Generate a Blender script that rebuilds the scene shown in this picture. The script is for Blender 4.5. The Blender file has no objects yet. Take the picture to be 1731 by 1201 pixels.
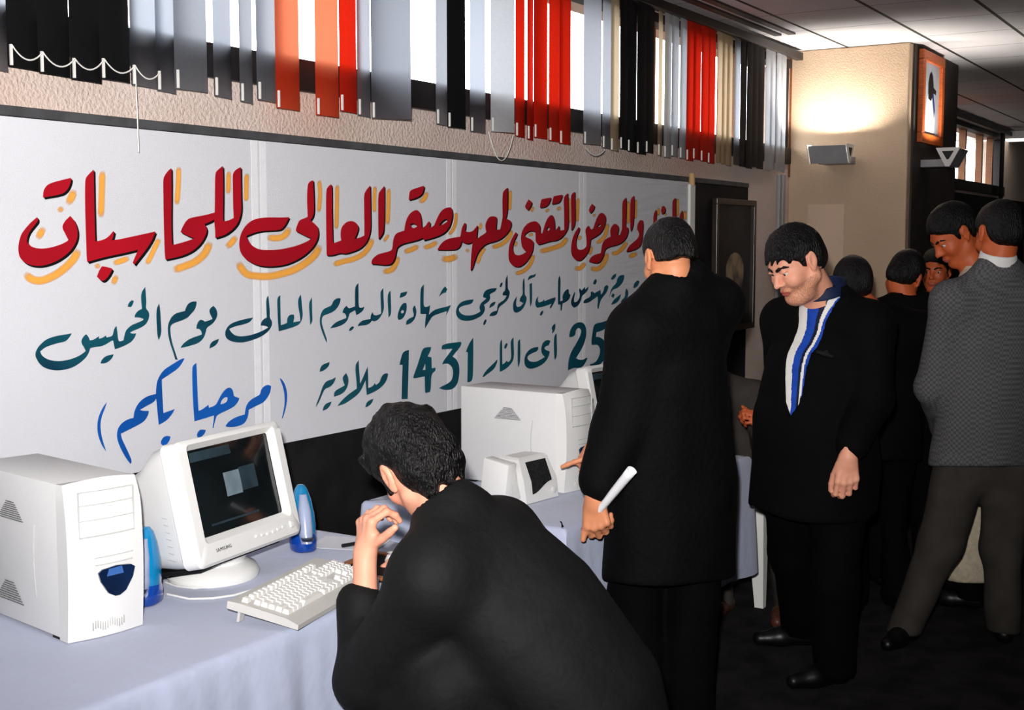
import bpy, bmesh, math, random
import numpy as np
from math import sin, cos, radians, atan, pi, sqrt
from mathutils import Vector, Matrix
from mathutils.geometry import tessellate_polygon

S = bpy.context.scene
COL = S.collection

# ---------------------------------------------------------------- camera
FPX, YAW, PITCH, EYE = 2150.0, radians(31.72), atan(192.5 / 2150), 1.65
cd = bpy.data.cameras.new('camera')
cd.sensor_width = 36.0
cd.lens = FPX / 1731 * 36.0
cd.clip_start, cd.clip_end = 0.05, 200
cam = bpy.data.objects.new('camera', cd)
COL.objects.link(cam)
cam.location = (0, 0, EYE)
cam.rotation_euler = (pi / 2 - PITCH, 0, YAW - pi / 2)
S.camera = cam

# ---------------------------------------------------------------- sky seen through the windows
w = bpy.data.worlds.new('sky')
S.world = w
w.use_nodes = True
bg = w.node_tree.nodes['Background']
bg.inputs[0].default_value = (0.93, 0.96, 1.0, 1)
bg.inputs[1].default_value = 12.0
_N, _L = w.node_tree.nodes, w.node_tree.links      # bright overcast sky above, dull ground below the horizon
_tc = _N.new('ShaderNodeTexCoord'); _sx = _N.new('ShaderNodeSeparateXYZ'); _L.new(_tc.outputs['Generated'], _sx.inputs[0])
_cr = _N.new('ShaderNodeValToRGB'); _cr.color_ramp.elements[0].position = 0.0; _cr.color_ramp.elements[0].color = (0.035, 0.033, 0.030, 1)
_cr.color_ramp.elements[1].position = 0.02; _cr.color_ramp.elements[1].color = (0.95, 0.97, 1.0, 1)
for _p, _v in ((0.30, 0.85), (0.5, 0.30), (1.0, 0.16)):
    _e = _cr.color_ramp.elements.new(_p); _e.color = (_v * 0.95, _v * 0.98, _v, 1)
_L.new(_sx.outputs[2], _cr.inputs[0]); _L.new(_cr.outputs[0], bg.inputs[0])

# ---------------------------------------------------------------- the photographer's flash
fl = bpy.data.lights.new('camera_flash', 'SPOT')
fl.energy = 900
fl.color = (1.0, 0.97, 0.955)
fl.shadow_soft_size = 0.03
fl.spot_size = radians(86)
fl.spot_blend = 1.0
flo = bpy.data.objects.new('camera_flash', fl)
COL.objects.link(flo)
flo.location = (-0.06, 0.03, 1.80)
flo.rotation_euler = (pi / 2 + radians(5), 0, YAW - pi / 2 + radians(3))

# ---------------------------------------------------------------- picture settings
S.view_settings.view_transform = 'Standard'
S.view_settings.look = 'None'
S.view_settings.exposure = 0.0
S.view_settings.gamma = 1.0
S.view_settings.use_curve_mapping = False
S.cycles.use_denoising = True
S.cycles.max_bounces = 6
S.cycles.diffuse_bounces = 3
S.cycles.caustics_reflective = False
S.cycles.caustics_refractive = False

# ---------------------------------------------------------------- measuring: photo pixel -> point of the room
# room axes: X along the banner wall, Y towards it, Z up; the camera stands at (0, 0, 1.65)
F3 = np.array([cos(YAW), sin(YAW), 0.0]); R3 = np.array([sin(YAW), -cos(YAW), 0.0]); Z3 = np.array([0, 0, 1.0])
CAM = np.array([0, 0, EYE]); FW = F3 * cos(PITCH) - Z3 * sin(PITCH); UPV = F3 * sin(PITCH) + Z3 * cos(PITCH)
def ray(x, y): return FW + (x - 865.5) / FPX * R3 - (y - 600.5) / FPX * UPV
def at(x, y, d):
    r = ray(x, y); return CAM + r * (d / (r @ F3))
def onz(x, y, z):
    r = ray(x, y); return CAM + r * ((z - EYE) / r[2])
def ony(x, y, Y):
    r = ray(x, y); return CAM + r * (Y / r[1])
def onx(x, y, X):
    r = ray(x, y); return CAM + r * (X / r[0])

# ---------------------------------------------------------------- objects
def tag(o, label=None, cat=None, group=None, kind=None):
    if label: o['label'] = label
    if cat: o['category'] = cat
    if group: o['group'] = group
    if kind: o['kind'] = kind
    return o
def empty(name, loc=(0, 0, 0), rz=0.0, label=None, cat=None, group=None):
    o = bpy.data.objects.new(name, None); COL.objects.link(o)
    o.location = loc; o.rotation_euler = (0, 0, rz); o.empty_display_size = 0.1
    return tag(o, label, cat, group)
def link_mesh(name, me, mats=None, parent=None, smooth=None):
    o = bpy.data.objects.new(name, me); COL.objects.link(o)
    if mats is not None:
        for m in (mats if isinstance(mats, (list, tuple)) else [mats]): me.materials.append(m)
    if parent is not None: o.parent = parent
    if smooth is not None:
        me.polygons.foreach_set('use_smooth', [True] * len(me.polygons))
        if smooth < 3.1:
            try: me.set_sharp_from_angle(angle=smooth)
            except Exception: pass
    return o
def copy_tree(o, parent=None):
    c = o.copy(); COL.objects.link(c)
    if parent is not None: c.parent = parent
    for ch in list(o.children): copy_tree(ch, c)
    return c

class MB:
    """collects simple shapes into one mesh"""
    def __init__(s): s.bm = bmesh.new()
    def box(s, c, d, rot=None, bev=0.0, seg=2, mi=0):
        t = bmesh.new(); bmesh.ops.create_cube(t, size=1.0)
        for v in t.verts: v.co = Vector((v.co.x * d[0], v.co.y * d[1], v.co.z * d[2]))
        if bev: bmesh.ops.bevel(t, geom=list(t.edges), offset=bev, segments=seg, affect='EDGES', profile=0.5)
        M = Matrix.Translation(Vector(c)) @ (rot.to_4x4() if rot is not None else Matrix.Identity(4))
        return s._add(t, M, mi)
    def cyl(s, a, b, r0, r1=None, seg=16, caps=True, mi=0):
        a, b = Vector(a), Vector(b); r1 = r0 if r1 is None else r1
        t = bmesh.new(); L = (b - a).length
        bmesh.ops.create_cone(t, cap_ends=caps, segments=seg, radius1=r0, radius2=r1, depth=L)
        q = Vector((0, 0, 1)).rotation_difference((b - a).normalized())
        return s._add(t, Matrix.Translation((a + b) / 2) @ q.to_matrix().to_4x4(), mi)
    def tube(s, pts, r, seg=8, mi=0, closed=False):
        pts = [Vector(p) for p in pts]; n = len(pts); rings = []
        up = Vector((0, 0, 1))
        for i, p in enumerate(pts):
            d = (pts[min(i + 1, n - 1)] - pts[max(i - 1, 0)]).normalized()
            u = d.cross(up)
            if u.length < 1e-4: u = d.cross(Vector((1, 0, 0)))
            u.normalize(); v = u.cross(d)
            rr = r[i] if isinstance(r, (list, tuple)) else r
            rings.append([s.bm.verts.new(p + (u * cos(2 * pi * k / seg) + v * sin(2 * pi * k / seg)) * rr) for k in range(seg)])
        for i in range(n - 1):
            for k in range(seg):
                f = s.bm.faces.new((rings[i][k], rings[i][(k + 1) % seg], rings[i + 1][(k + 1) % seg], rings[i + 1][k])); f.material_index = mi
        for rg in (rings[0][::-1], rings[-1]):
            f = s.bm.faces.new(rg); f.material_index = mi
        return s
    def lathe(s, prof, c=(0, 0, 0), seg=32, sx=1.0, sy=1.0, mi=0):
        rings = []
        for r, z in prof:
            rings.append([s.bm.verts.new((c[0] + r * sx * cos(2 * pi * k / seg), c[1] + r * sy * sin(2 * pi * k / seg), c[2] + z)) for k in range(seg)])
        for i in range(len(prof) - 1):
            for k in range(seg):
                f = s.bm.faces.new((rings[i][k], rings[i][(k + 1) % seg], rings[i + 1][(k + 1) % seg], rings[i + 1][k])); f.material_index = mi
        s.bm.faces.new(rings[0][::-1]).material_index = mi; s.bm.faces.new(rings[-1]).material_index = mi
        return s
    def prism(s, outline, d, mi=0):
        """outline: 3-D points of a planar polygon, pushed along d"""
        a = [s.bm.verts.new(p) for p in outline]; b = [s.bm.verts.new(Vector(p) + Vector(d)) for p in outline]
        n = len(a)
        s.bm.faces.new(a[::-1]).material_index = mi; s.bm.faces.new(b).material_index = mi
        for i in range(n): s.bm.faces.new((a[i], a[(i + 1) % n], b[(i + 1) % n], b[i])).material_index = mi
        return s
    def loft(s, rings, caps=True, mi=0):
        vs = [[s.bm.verts.new(p) for p in r] for r in rings]; n = len(vs[0])
        for i in range(len(vs) - 1):
            for k in range(n):
                s.bm.faces.new((vs[i][k], vs[i][(k + 1) % n], vs[i + 1][(k + 1) % n], vs[i + 1][k])).material_index = mi
        if caps: s.bm.faces.new(vs[0][::-1]).material_index = mi; s.bm.faces.new(vs[-1]).material_index = mi
        return s
    def grid(s, fn, nu, nv, mi=0):
        vs = [[s.bm.verts.new(fn(i / nu, j / nv)) for j in range(nv + 1)] for i in range(nu + 1)]
        for i in range(nu):
            for j in range(nv): s.bm.faces.new((vs[i][j], vs[i + 1][j], vs[i + 1][j + 1], vs[i][j + 1])).material_index = mi
        return s
    def _add(s, t, M, mi):
        mp = {v: s.bm.verts.new(M @ v.co) for v in t.verts}
        for f in t.faces:
            g = s.bm.faces.new([mp[v] for v in f.verts]); g.material_index = mi
        t.free(); return s
    def build(s, name, mats, parent=None, smooth=None, recalc=True):
        if recalc: bmesh.ops.recalc_face_normals(s.bm, faces=s.bm.faces)
        me = bpy.data.meshes.new(name); s.bm.to_mesh(me); s.bm.free()
        return link_mesh(name, me, mats, parent, smooth)
def rrect(w, h, r, n=5):
    """rounded rectangle outline (2-D), counter-clockwise"""
    out = []
    for cx, cy, a0 in ((w / 2 - r, h / 2 - r, 0), (-w / 2 + r, h / 2 - r, 90), (-w / 2 + r, -h / 2 + r, 180), (w / 2 - r, -h / 2 + r, 270)):
        for k in range(n + 1):
            a = radians(a0 + 90 * k / n); out.append((cx + r * cos(a), cy + r * sin(a)))
    return out
def rot3(x=0, y=0, z=0):
    return Matrix.Rotation(z, 3, 'Z') @ Matrix.Rotation(y, 3, 'Y') @ Matrix.Rotation(x, 3, 'X')

# ---------------------------------------------------------------- materials
def lin(c): return tuple(((v / 255) / 12.92 if v / 255 <= 0.04045 else ((v / 255 + 0.055) / 1.055) ** 2.4) for v in c)
MATS = {}
def mat(name, rgb, rough=0.6, spec=0.3, var=None, bump=None, metal=0.0, trans=0.0, sheen=0.0, coat=0.0, alpha=1.0, emit=0.0, stretch=None, tcol=None):
    """rgb in 0..255; var=(scale, amount[, second rgb]) colour variation; bump=(scale, strength)"""
    m = bpy.data.materials.new(name); m.use_nodes = True; MATS[name] = m
    nt = m.node_tree; N = nt.nodes; L = nt.links
    b = N['Principled BSDF']; out = N['Material Output']
    c = lin(rgb)
    b.inputs['Base Color'].default_value = (*c, 1); b.inputs['Roughness'].default_value = rough
    b.inputs['Specular IOR Level'].default_value = spec; b.inputs['Metallic'].default_value = metal
    if coat: b.inputs['Coat Weight'].default_value = coat
    if sheen: b.inputs['Sheen Weight'].default_value = sheen
    if emit:
        b.inputs['Emission Color'].default_value = (*c, 1); b.inputs['Emission Strength'].default_value = emit
    tc = N.new('ShaderNodeTexCoord'); src = tc.outputs['Object']
    if stretch:
        mp = N.new('ShaderNodeMapping'); mp.inputs['Scale'].default_value = stretch; L.new(src, mp.inputs[0]); src = mp.outputs[0]
    if var:
        no = N.new('ShaderNodeTexNoise'); no.inputs['Scale'].default_value = var[0]; no.inputs['Detail'].default_value = 5
        L.new(src, no.inputs['Vector'])
        mx = N.new('ShaderNodeMix'); mx.data_type = 'RGBA'
        c2 = lin(var[2]) if len(var) > 2 else tuple(max(0, x * (1 - var[1])) for x in c)
        c1 = c if len(var) > 2 else tuple(min(1, x * (1 + var[1])) for x in c)
        cr = N.new('ShaderNodeValToRGB'); cr.color_ramp.elements[0].position = 0.38; cr.color_ramp.elements[1].position = 0.64
        L.new(no.outputs[0], cr.inputs[0]); L.new(cr.outputs[0], mx.inputs[0])
        mx.inputs[6].default_value = (*c1, 1); mx.inputs[7].default_value = (*c2, 1)
        L.new(mx.outputs[2], b.inputs['Base Color'])
    if bump:
        n2 = N.new('ShaderNodeTexNoise'); n2.inputs['Scale'].default_value = bump[0]; n2.inputs['Detail'].default_value = 3
        L.new(src, n2.inputs['Vector'])
        bp = N.new('ShaderNodeBump'); bp.inputs['Strength'].default_value = bump[1]; bp.inputs['Distance'].default_value = 0.01
        L.new(n2.outputs[0], bp.inputs['Height']); L.new(bp.outputs[0], b.inputs['Normal'])
    if trans:
        t = N.new('ShaderNodeBsdfTranslucent'); ms = N.new('ShaderNodeMixShader'); ms.inputs[0].default_value = trans
        t.inputs[0].default_value = (*(lin(tcol) if tcol else c), 1)
        L.new(b.outputs[0], ms.inputs[1]); L.new(t.outputs[0], ms.inputs[2]); L.new(ms.outputs[0], out.inputs[0])
    return m
# ================================================================ ROOM
WY, XP, YP, CZ = 3.0, 8.44, 2.20, 2.93          # banner wall, pillar front, pillar side, ceiling
X0, X1, Y0 = -2.0, 17.2, -5.0
ZB, ZT = 2.27, 2.83                              # window opening

def wall_mat(name, rgb, rgb2, sc=60, bs=0.5):
    m = mat(name, rgb, 0.75, 0.25, var=(1.3, 0.1, rgb2), bump=(sc, bs)); return m
M_plaster = wall_mat('textured wallpaper', (212, 190, 176), (224, 206, 196), 75, 0.9)
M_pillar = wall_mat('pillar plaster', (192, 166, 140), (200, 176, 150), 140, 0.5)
M_black = mat('black board', (26, 25, 26), 0.8, 0.15, var=(9, 0.25))
M_carpet = mat('charcoal carpet', (46, 44, 45), 0.95, 0.05, var=(7, 0.3), bump=(260, 0.9))
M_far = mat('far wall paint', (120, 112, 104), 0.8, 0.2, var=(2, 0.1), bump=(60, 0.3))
M_frame = mat('dark window frame', (28, 24, 24), 0.5, 0.35, var=(12, 0.2))
M_wood = mat('orange wood', (176, 84, 34), 0.42, 0.4, var=(5, 0.25), stretch=(3, 3, 40))
M_wood2 = mat('brown mullion wood', (118, 70, 34), 0.45, 0.35, var=(5, 0.25), stretch=(3, 3, 40))
M_white = mat('white enamel', (222, 222, 220), 0.4, 0.4, var=(4, 0.02))
M_grey = mat('grey metal', (150, 150, 152), 0.45, 0.4, var=(14, 0.05))
M_darkg = mat('dark plastic', (22, 22, 24), 0.5, 0.3, var=(20, 0.15))

# floor
MB().grid(lambda u, v: (X0 + (X1 - X0) * u, Y0 + (WY + 0.25 - Y0) * v, 0), 1, 1).build('floor', M_carpet)
tag(bpy.data.objects['floor'], kind='structure')

# ceiling: 1.2 x 0.6 panels with dark bars, built as one sheet with a procedural grid
def ceiling_mat():
    m = mat('ceiling panels', (204, 202, 204), 0.85, 0.15, var=(2.2, 0.04), bump=(170, 0.6))
    nt = m.node_tree; N = nt.nodes; L = nt.links; b = N['Principled BSDF']
    tc = N.new('ShaderNodeTexCoord'); sx = N.new('ShaderNodeSeparateXYZ'); L.new(tc.outputs['Object'], sx.inputs[0])
    def line(sock, period, off, half):
        a = N.new('ShaderNodeMath'); a.operation = 'ADD'; a.inputs[1].default_value = off; L.new(sock, a.inputs[0])
        d = N.new('ShaderNodeMath'); d.operation = 'DIVIDE'; d.inputs[1].default_value = period; L.new(a.outputs[0], d.inputs[0])
        f = N.new('ShaderNodeMath'); f.operation = 'FRACT'; L.new(d.outputs[0], f.inputs[0])
        s = N.new('ShaderNodeMath'); s.operation = 'SUBTRACT'; s.inputs[1].default_value = 0.5; L.new(f.outputs[0], s.inputs[0])
        ab = N.new('ShaderNodeMath'); ab.operation = 'ABSOLUTE'; L.new(s.outputs[0], ab.inputs[0])
        g = N.new('ShaderNodeMath'); g.operation = 'GREATER_THAN'; g.inputs[1].default_value = 0.5 - half / period; L.new(ab.outputs[0], g.inputs[0])
        return g.outputs[0]
    l1 = line(sx.outputs[1], 0.54, CEIL_OFF_Y, 0.011); l2 = line(sx.outputs[0], 0.61, CEIL_OFF_X, 0.004)
    mx = N.new('ShaderNodeMath'); mx.operation = 'MAXIMUM'; L.new(l1, mx.inputs[0]); L.new(l2, mx.inputs[1])
    mix = N.new('ShaderNodeMix'); mix.data_type = 'RGBA'
    old = b.inputs['Base Color'].links[0].from_socket
    L.new(mx.outputs[0], mix.inputs[0]); L.new(old, mix.inputs[6]); mix.inputs[7].default_value = (0.035, 0.033, 0.03, 1)
    L.new(mix.outputs[2], b.inputs['Base Color'])
    return m
CEIL_OFF_Y, CEIL_OFF_X = -2.075, -7.66
ceil_m = ceiling_mat()
MB().box(((X0 + X1) / 2, (Y0 + WY + 0.25) / 2, CZ + 0.05), (X1 - X0 + 0.4, WY + 0.25 - Y0 + 0.4, 0.1)).build('ceiling', ceil_m)
tag(bpy.data.objects['ceiling'], kind='structure')

# banner wall: below, above and between the windows
wl = MB()
wl.box(((X0 + X1) / 2, WY + 0.125, ZB / 2), (X1 - X0, 0.25, ZB))
wl.box(((X0 + X1) / 2, WY + 0.125, (ZT + CZ) / 2), (X1 - X0, 0.25, CZ - ZT))
for a, b in ((X0, 0.6), (XP - 0.02, XP + 1.9), (15.75, X1)):
    wl.box(((a + b) / 2, WY + 0.125, (ZB + ZT) / 2), (b - a, 0.25, ZT - ZB))
wl.build('wall_left', M_plaster); tag(bpy.data.objects['wall_left'], kind='structure')
for nm, c, d in (('wall_far', (X1 + 0.05, (Y0 + WY) / 2, CZ / 2), (0.1, WY - Y0 + 0.5, CZ)),
                 ('wall_right', ((X0 + X1) / 2, Y0 - 0.05, CZ / 2), (X1 - X0, 0.1, CZ)),
                 ('wall_back', (X0 - 0.05, (Y0 + WY) / 2, CZ / 2), (0.1, WY - Y0 + 0.5, CZ))):
    tag(MB().box(c, d).build(nm, M_far), kind='structure')
# the pillar
tag(MB().box((XP + 0.65, (YP + WY) / 2, CZ / 2), (1.3, WY - YP - 0.002, CZ - 0.004), bev=0.008).build('pillar', M_pillar), kind='structure')
# dark cladding under the windows, behind the banner
tag(MB().box(((X0 + 7.64) / 2, WY - 0.013, 1.0), (7.64 - X0, 0.022, 1.998)).build('trim_1', M_black), kind='structure')
tag(MB().box(((X0 + 7.64) / 2, WY - 0.016, 2.0), (7.64 - X0, 0.03, 0.028), bev=0.003).build('trim_7', mat('lit cladding edge', (74, 74, 76), 0.6, 0.3, var=(14, 0.2))), kind='structure')  # paler strip: flash light on the cladding's top edge, put into the colour
# dark low wall under the far windows
tag(MB().box((13.4, WY - 0.013, 1.07), (7.3, 0.022, 2.14)).build('trim_2', M_black), kind='structure')
# conduit running down the corner by the pillar
cd_ = MB()
for x in (XP - 0.20, XP - 0.13): cd_.box((x, WY - 0.012, 1.05), (0.045, 0.022, 2.09), bev=0.004)
tag(cd_.build('trim_3', M_grey), kind='structure')
tag(MB().box((XP - 0.006, WY - 0.008, 2.5), (0.012, 0.012, 0.83)).build('trim_4', M_wood2), kind='structure')
# thin dark sheet over the side of the pillar, darker than its front
tag(MB().box((XP + 0.69, YP - 0.006, CZ / 2), (1.22, 0.012, CZ - 0.004)).build('trim_6', mat('dark side sheet', (58, 52, 48), 0.7, 0.2, var=(3, 0.2), bump=(120, 0.3))), kind='structure')
# curtain recess in the ceiling beside the wall
rc = MB()
rc.box((2.9, 2.73, CZ - 0.006), (9.6, 0.045, 0.012)); rc.box((2.9, 2.82, CZ - 0.006), (9.6, 0.045, 0.012))
tag(rc.build('trim_5', M_frame), kind='structure')
# pale square patch of sheet stuck to the pillar front
a, b = onx(1366, 346, XP - 0.003), onx(1424, 470, XP - 0.003)
M_sheet = mat('cream paper', (214, 188, 164), 0.7, 0.2, var=(6, 0.03))
tag(MB().box((XP - 0.003, (a[1] + b[1]) / 2, (a[2] + b[2] - 0.15) / 2), (0.003, abs(a[1] - b[1]), a[2] - b[2] + 0.15)).build('paper_sheet', M_sheet),
    'blank cream sheet stuck low on the pillar under the wall lamp', 'paper')

# windows
def glass_mat():
    m = bpy.data.materials.new('window glass'); m.use_nodes = True
    nt = m.node_tree; N = nt.nodes; L = nt.links; N.clear()
    o = N.new('ShaderNodeOutputMaterial'); t = N.new('ShaderNodeBsdfTransparent'); g = N.new('ShaderNodeBsdfGlossy')
    g.inputs['Roughness'].default_value = 0.02
    mx = N.new('ShaderNodeMixShader'); mx.inputs[0].default_value = 0.05; L.new(t.outputs[0], mx.inputs[1]); L.new(g.outputs[0], mx.inputs[2])
    L.new(mx.outputs[0], o.inputs[0]); return m
M_glass = glass_mat()
def window(n, xa, xb, mull, dep=0.025, mw=0.05):
    f = MB()
    f.box(((xa + xb) / 2, WY - 0.002, ZB - 0.045), (xb - xa, 0.05, 0.11), bev=0.006)
    f.box(((xa + xb) / 2, WY + 0.03, ZT + 0.01), (xb - xa, 0.1, 0.05))
    for x in mull: f.box((x, WY + 0.048 + dep / 2, (ZB + ZT) / 2), (mw, dep, ZT - ZB), mi=1)
    for x in (xa + 0.03, xb - 0.03): f.box((x, WY + 0.05, (ZB + ZT) / 2), (0.06, 0.1, ZT - ZB))
    r = f.build('window_%d' % n, [M_frame, M_wood2]); tag(r, kind='structure')
    MB().box(((xa + xb) / 2, WY + 0.09, (ZB + ZT) / 2), (xb - xa, 0.006, ZT - ZB + 0.02)).build('pane', M_glass, r)
window(1, 0.6, XP - 0.02, [1.75, 2.95, 4.06, 5.22, 6.4, 7.6])
window(2, XP + 1.9, 15.75, [11.6] + [float(ony(px, 270, WY + 0.05)[0]) for px in (1601, 1632, 1660, 1678)], 0.07, 0.06)

# ================================================================ BLINDS
SL = {'k': mat('black slat', (12, 12, 14), 0.8, 0.15, var=(60, 0.1), trans=0.02),
      'd': mat('charcoal slat', (36, 39, 44), 0.8, 0.15, var=(90, 0.12), bump=(260, 0.4), trans=0.55, tcol=(186, 192, 204)),
      'g': mat('grey slat', (96, 99, 104), 0.8, 0.15, var=(90, 0.08), bump=(260, 0.4), trans=0.5, tcol=(176, 180, 190)),
      'w': mat('white slat', (196, 198, 202), 0.75, 0.15, var=(90, 0.04), bump=(260, 0.3), trans=0.5, tcol=(170, 174, 180)),
      'r': mat('red slat', (206, 36, 14), 0.75, 0.15, var=(90, 0.06), bump=(260, 0.3), trans=0.4, tcol=(200, 30, 10)),
      'o': mat('orange red slat', (206, 46, 18), 0.75, 0.15, var=(90, 0.06), bump=(260, 0.3), trans=0.5, tcol=(214, 128, 92)),
      'c': mat('cream slat', (206, 180, 146), 0.75, 0.15, var=(90, 0.05), bump=(260, 0.3), trans=0.5, tcol=(196, 176, 146))}
M_chain = mat('white plastic chain', (226, 224, 218), 0.5, 0.4, var=(30, 0.03))
BZ, BY = 2.105, 2.925
def hit(px, Y):
    return ony(px, 200, Y)
def blind(name, label, slats, xa, xb, width=0.127, first=None):
    root = empty(name, (0, 0, 0), 0, label, 'blind')
    h = MB(); h.box(((xa + xb) / 2, BY, CZ - 0.045), (xb - xa, 0.05, 0.05), bev=0.004)
    h.build('headrail', M_frame, root)
    ends = []
    for k, (a, b, c) in enumerate(slats):
        A = hit(a, BY); best = None
        for i in range(-60, 61):
            B = hit(b, BY + i * 0.002); L = sqrt((A[0] - B[0]) ** 2 + (A[1] - B[1]) ** 2)
            e = abs(L - width) + (0.0004 * abs(i))
            if (k % 2 == 0) != (i >= 0): e += 0.004
            if best is None or e < best[0]: best = (e, B)
        B = best[1]; my = ((k * 7) % 5 - 2) * 0.0015
        A = np.array([A[0], A[1] + my, 0]); B = np.array([B[0], min(B[1], 2.966) + my, 0])
        d = (B - A)[:2]; L = np.linalg.norm(d); d /= L; nrm = np.array([d[1], -d[0]])
        zb = BZ + (0.0 if c != 'o' else -0.012) + ((k * 5) % 3 - 1) * 0.006
        zt = CZ - 0.07
        def sh(u, v):
            p = A[:2] + d * L * u + nrm * 0.006 * (1 - (2 * u - 1) ** 2)
            return (p[0], p[1], zb + (zt - zb) * v)
        m = MB().grid(sh, 6, 8)
        s = m.build('slat', SL[c], root, smooth=0.6)
        # white clip at the foot that holds the weight and the chain
        p = A[:2] + d * 0.008 + nrm * 0.006
        if a < 1330 and k < 40:
            q = MB().box((p[0], p[1], zb + 0.03), (0.007, 0.007, 0.055), bev=0.001); q.build('chain_clip', M_chain, s)
        ends.append((p[0], p[1] - 0.004, zb + 0.055))
    return root, ends
SLATS = [(-38, 15, 'd'), (16, 70, 'k'), (69, 122, 'k'), (121, 173, 'k'), (172, 222, 'k'), (222, 265, 'd'), (266, 297, 'd'), (298, 353, 'g'),
         (362, 392, 'd'), (407, 417, 'g'), (434, 467, 'g'), (467, 507, 'o'), (535, 574, 'o'), (574, 603, 'r'), (605, 627, 'g'), (627, 694, 'd'),
         (737, 758, 'g'), (757, 788, 'k'), (794, 820, 'd'), (830, 870, 'w'), (870, 886, 'r'), (891, 901, 'r'), (903, 926, 'r'), (927, 946, 'r'), (946, 965, 'r'),
         (985, 1015, 'g'), (1018, 1034, 'g'), (1033, 1047, 'c'), (1047, 1062, 'k'), (1061, 1076, 'k'), (1075, 1092, 'k'), (1091, 1105, 'k'),
         (1113, 1120, 'c'), (1122, 1134, 'w'), (1135, 1147, 'w'), (1148, 1160, 'w'), (1160, 1173, 'r'), (1172, 1185, 'r'), (1184, 1198, 'r'), (1197, 1209, 'r'),
         (1210, 1220, 'c'), (1220, 1229, 'c'), (1229, 1238, 'c'), (1240, 1250, 'd'), (1251, 1262, 'k'), (1261, 1272, 'k'), (1271, 1282, 'k'), (1281, 1292, 'k'),
         (1293, 1302, 'w'), (1302, 1311, 'w'), (1311, 1320, 'w'), (1320, 1328, 'w')]
bl, ends = blind('vertical_blind', 'long blind of black, grey, red and cream slats above the banner', SLATS, 0.6, XP - 0.03)
def sag(a, b, dep, n=10):
    a, b = Vector(a), Vector(b); return [a.lerp(b, t / n) - Vector((0, 0, dep * 4 * (t / n) * (1 - t / n))) for t in range(n + 1)]
ch = MB()
for i in (1, 2, 3, 4, 5): ch.tube(sag(ends[i], ends[i + 1], 0.03), 0.0022, 5)
ch.build('bead_chain', M_chain, bl, smooth=1.0)
ch = MB(); ch.tube([Vector(ends[5]), Vector(ends[5]) + Vector((0.0, -0.004, -0.12)), Vector(ends[5]) + Vector((0.0, -0.006, -0.25))], 0.002, 5); ch.build('pull_cord', M_chain, bl, smooth=1.0)
ch = MB(); pa, pb = ony(826, 222, 2.88), ony(868, 228, 2.88); ch.tube(sag(pa, pb, 0.115, 14), 0.0022, 5); ch.build('bead_chain', M_chain, bl, smooth=1.0)
ch = MB(); pa, pb = ony(990, 250, 2.88), ony(1022, 254, 2.88); ch.tube(sag(pa, pb, 0.03, 10), 0.003, 5); ch.build('bead_chain', M_chain, bl, smooth=1.0)
S2 = [(1566, 1573, 'o'), (1573, 1580, 'o'), (1580, 1587, 'o'), (1587, 1592, 'o'), (1592, 1598, 'w'), (1692, 1697, 'k'), (1696, 1700, 'k')]
blind('vertical_blind', 'far blind with an orange red slat beyond the pillar', S2, XP + 1.9, 15.75)

# ================================================================ LAMPS, PORTRAIT, POSTER
M_bulb = mat('lamp tube', (255, 226, 180), 0.5, 0.2, emit=14, var=(3, 0.01))
def wall_lamp(loc, rz, label, P):
    """bracket box from the wall carrying an open-topped triangular trough; built sticking out along -Y"""
    t = empty('wall_lamp', loc, rz, label, 'lamp')
    MB().box((0.015, -0.085, -0.035), (0.2, 0.165, 0.05), bev=0.004).build('bracket', M_grey, t)
    h = MB(); L = 0.25; pts = [(-0.07, 0.055), (0.07, 0.055), (0.012, -0.055), (-0.012, -0.055)]
    th = 0.004
    # three walls of the trough (front, back, floor), open at the top
    for (a, b) in ((0, 3), (1, 2), (2, 3)):
        p, q = pts[a], pts[b]
        n = Vector((q[1] - p[1], -(q[0] - p[0]))).normalized() * th
        h.prism([(-L / 2, -0.19 + p[0], p[1]), (-L / 2, -0.19 + q[0], q[1]), (-L / 2, -0.19 + q[0] + n.x, q[1] + n.y), (-L / 2, -0.19 + p[0] + n.x, p[1] + n.y)], (L, 0, 0))
    h.build('trough', M_grey, t)
    for x, s_ in ((-L / 2 - 0.004, -1), (L / 2 + 0.004, 1)):
        e = MB(); e.prism([(x - 0.006 * (s_ < 0), -0.19 + p[0] * 1.12, p[1] * 1.12) for p in pts], (0.006, 0, 0)); c = e.build('end_cap', M_white, t)
        i = MB(); i.prism([(x + s_ * 0.0065 - 0.001 * (s_ < 0), -0.19 + p[0] * 0.55, 0.012 + p[1] * 0.5) for p in pts], (0.001, 0, 0)); i.build('end_inset', M_darkg, c)
    MB().cyl((-0.09, -0.19, -0.034), (0.09, -0.19, -0.034), 0.010).build('lamp_tube', M_bulb, t)
    ld = bpy.data.lights.new('lamp_light', 'SPOT'); ld.energy = P; ld.color = (1.0, 0.93, 0.85); ld.shadow_soft_size = 0.03
    ld.spot_size = radians(146); ld.spot_blend = 0.7
    lo = bpy.data.objects.new('lamp_light', ld); COL.objects.link(lo); lo.parent = t; lo.location = (0, -0.19, -0.024); lo.rotation_euler = (pi, 0, 0)
    return t
a = onx(1418, 264, XP)
wall_lamp((XP, a[1], a[2]), -pi / 2, 'grey trough lamp lighting the front face of the pillar', 84)
b = onx(1590, 268, 8.8)
wall_lamp((8.80, YP - 0.012, b[2] - 0.0), 0.0, 'grey trough lamp on the side of the pillar under the framed portrait', 44)

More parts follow.
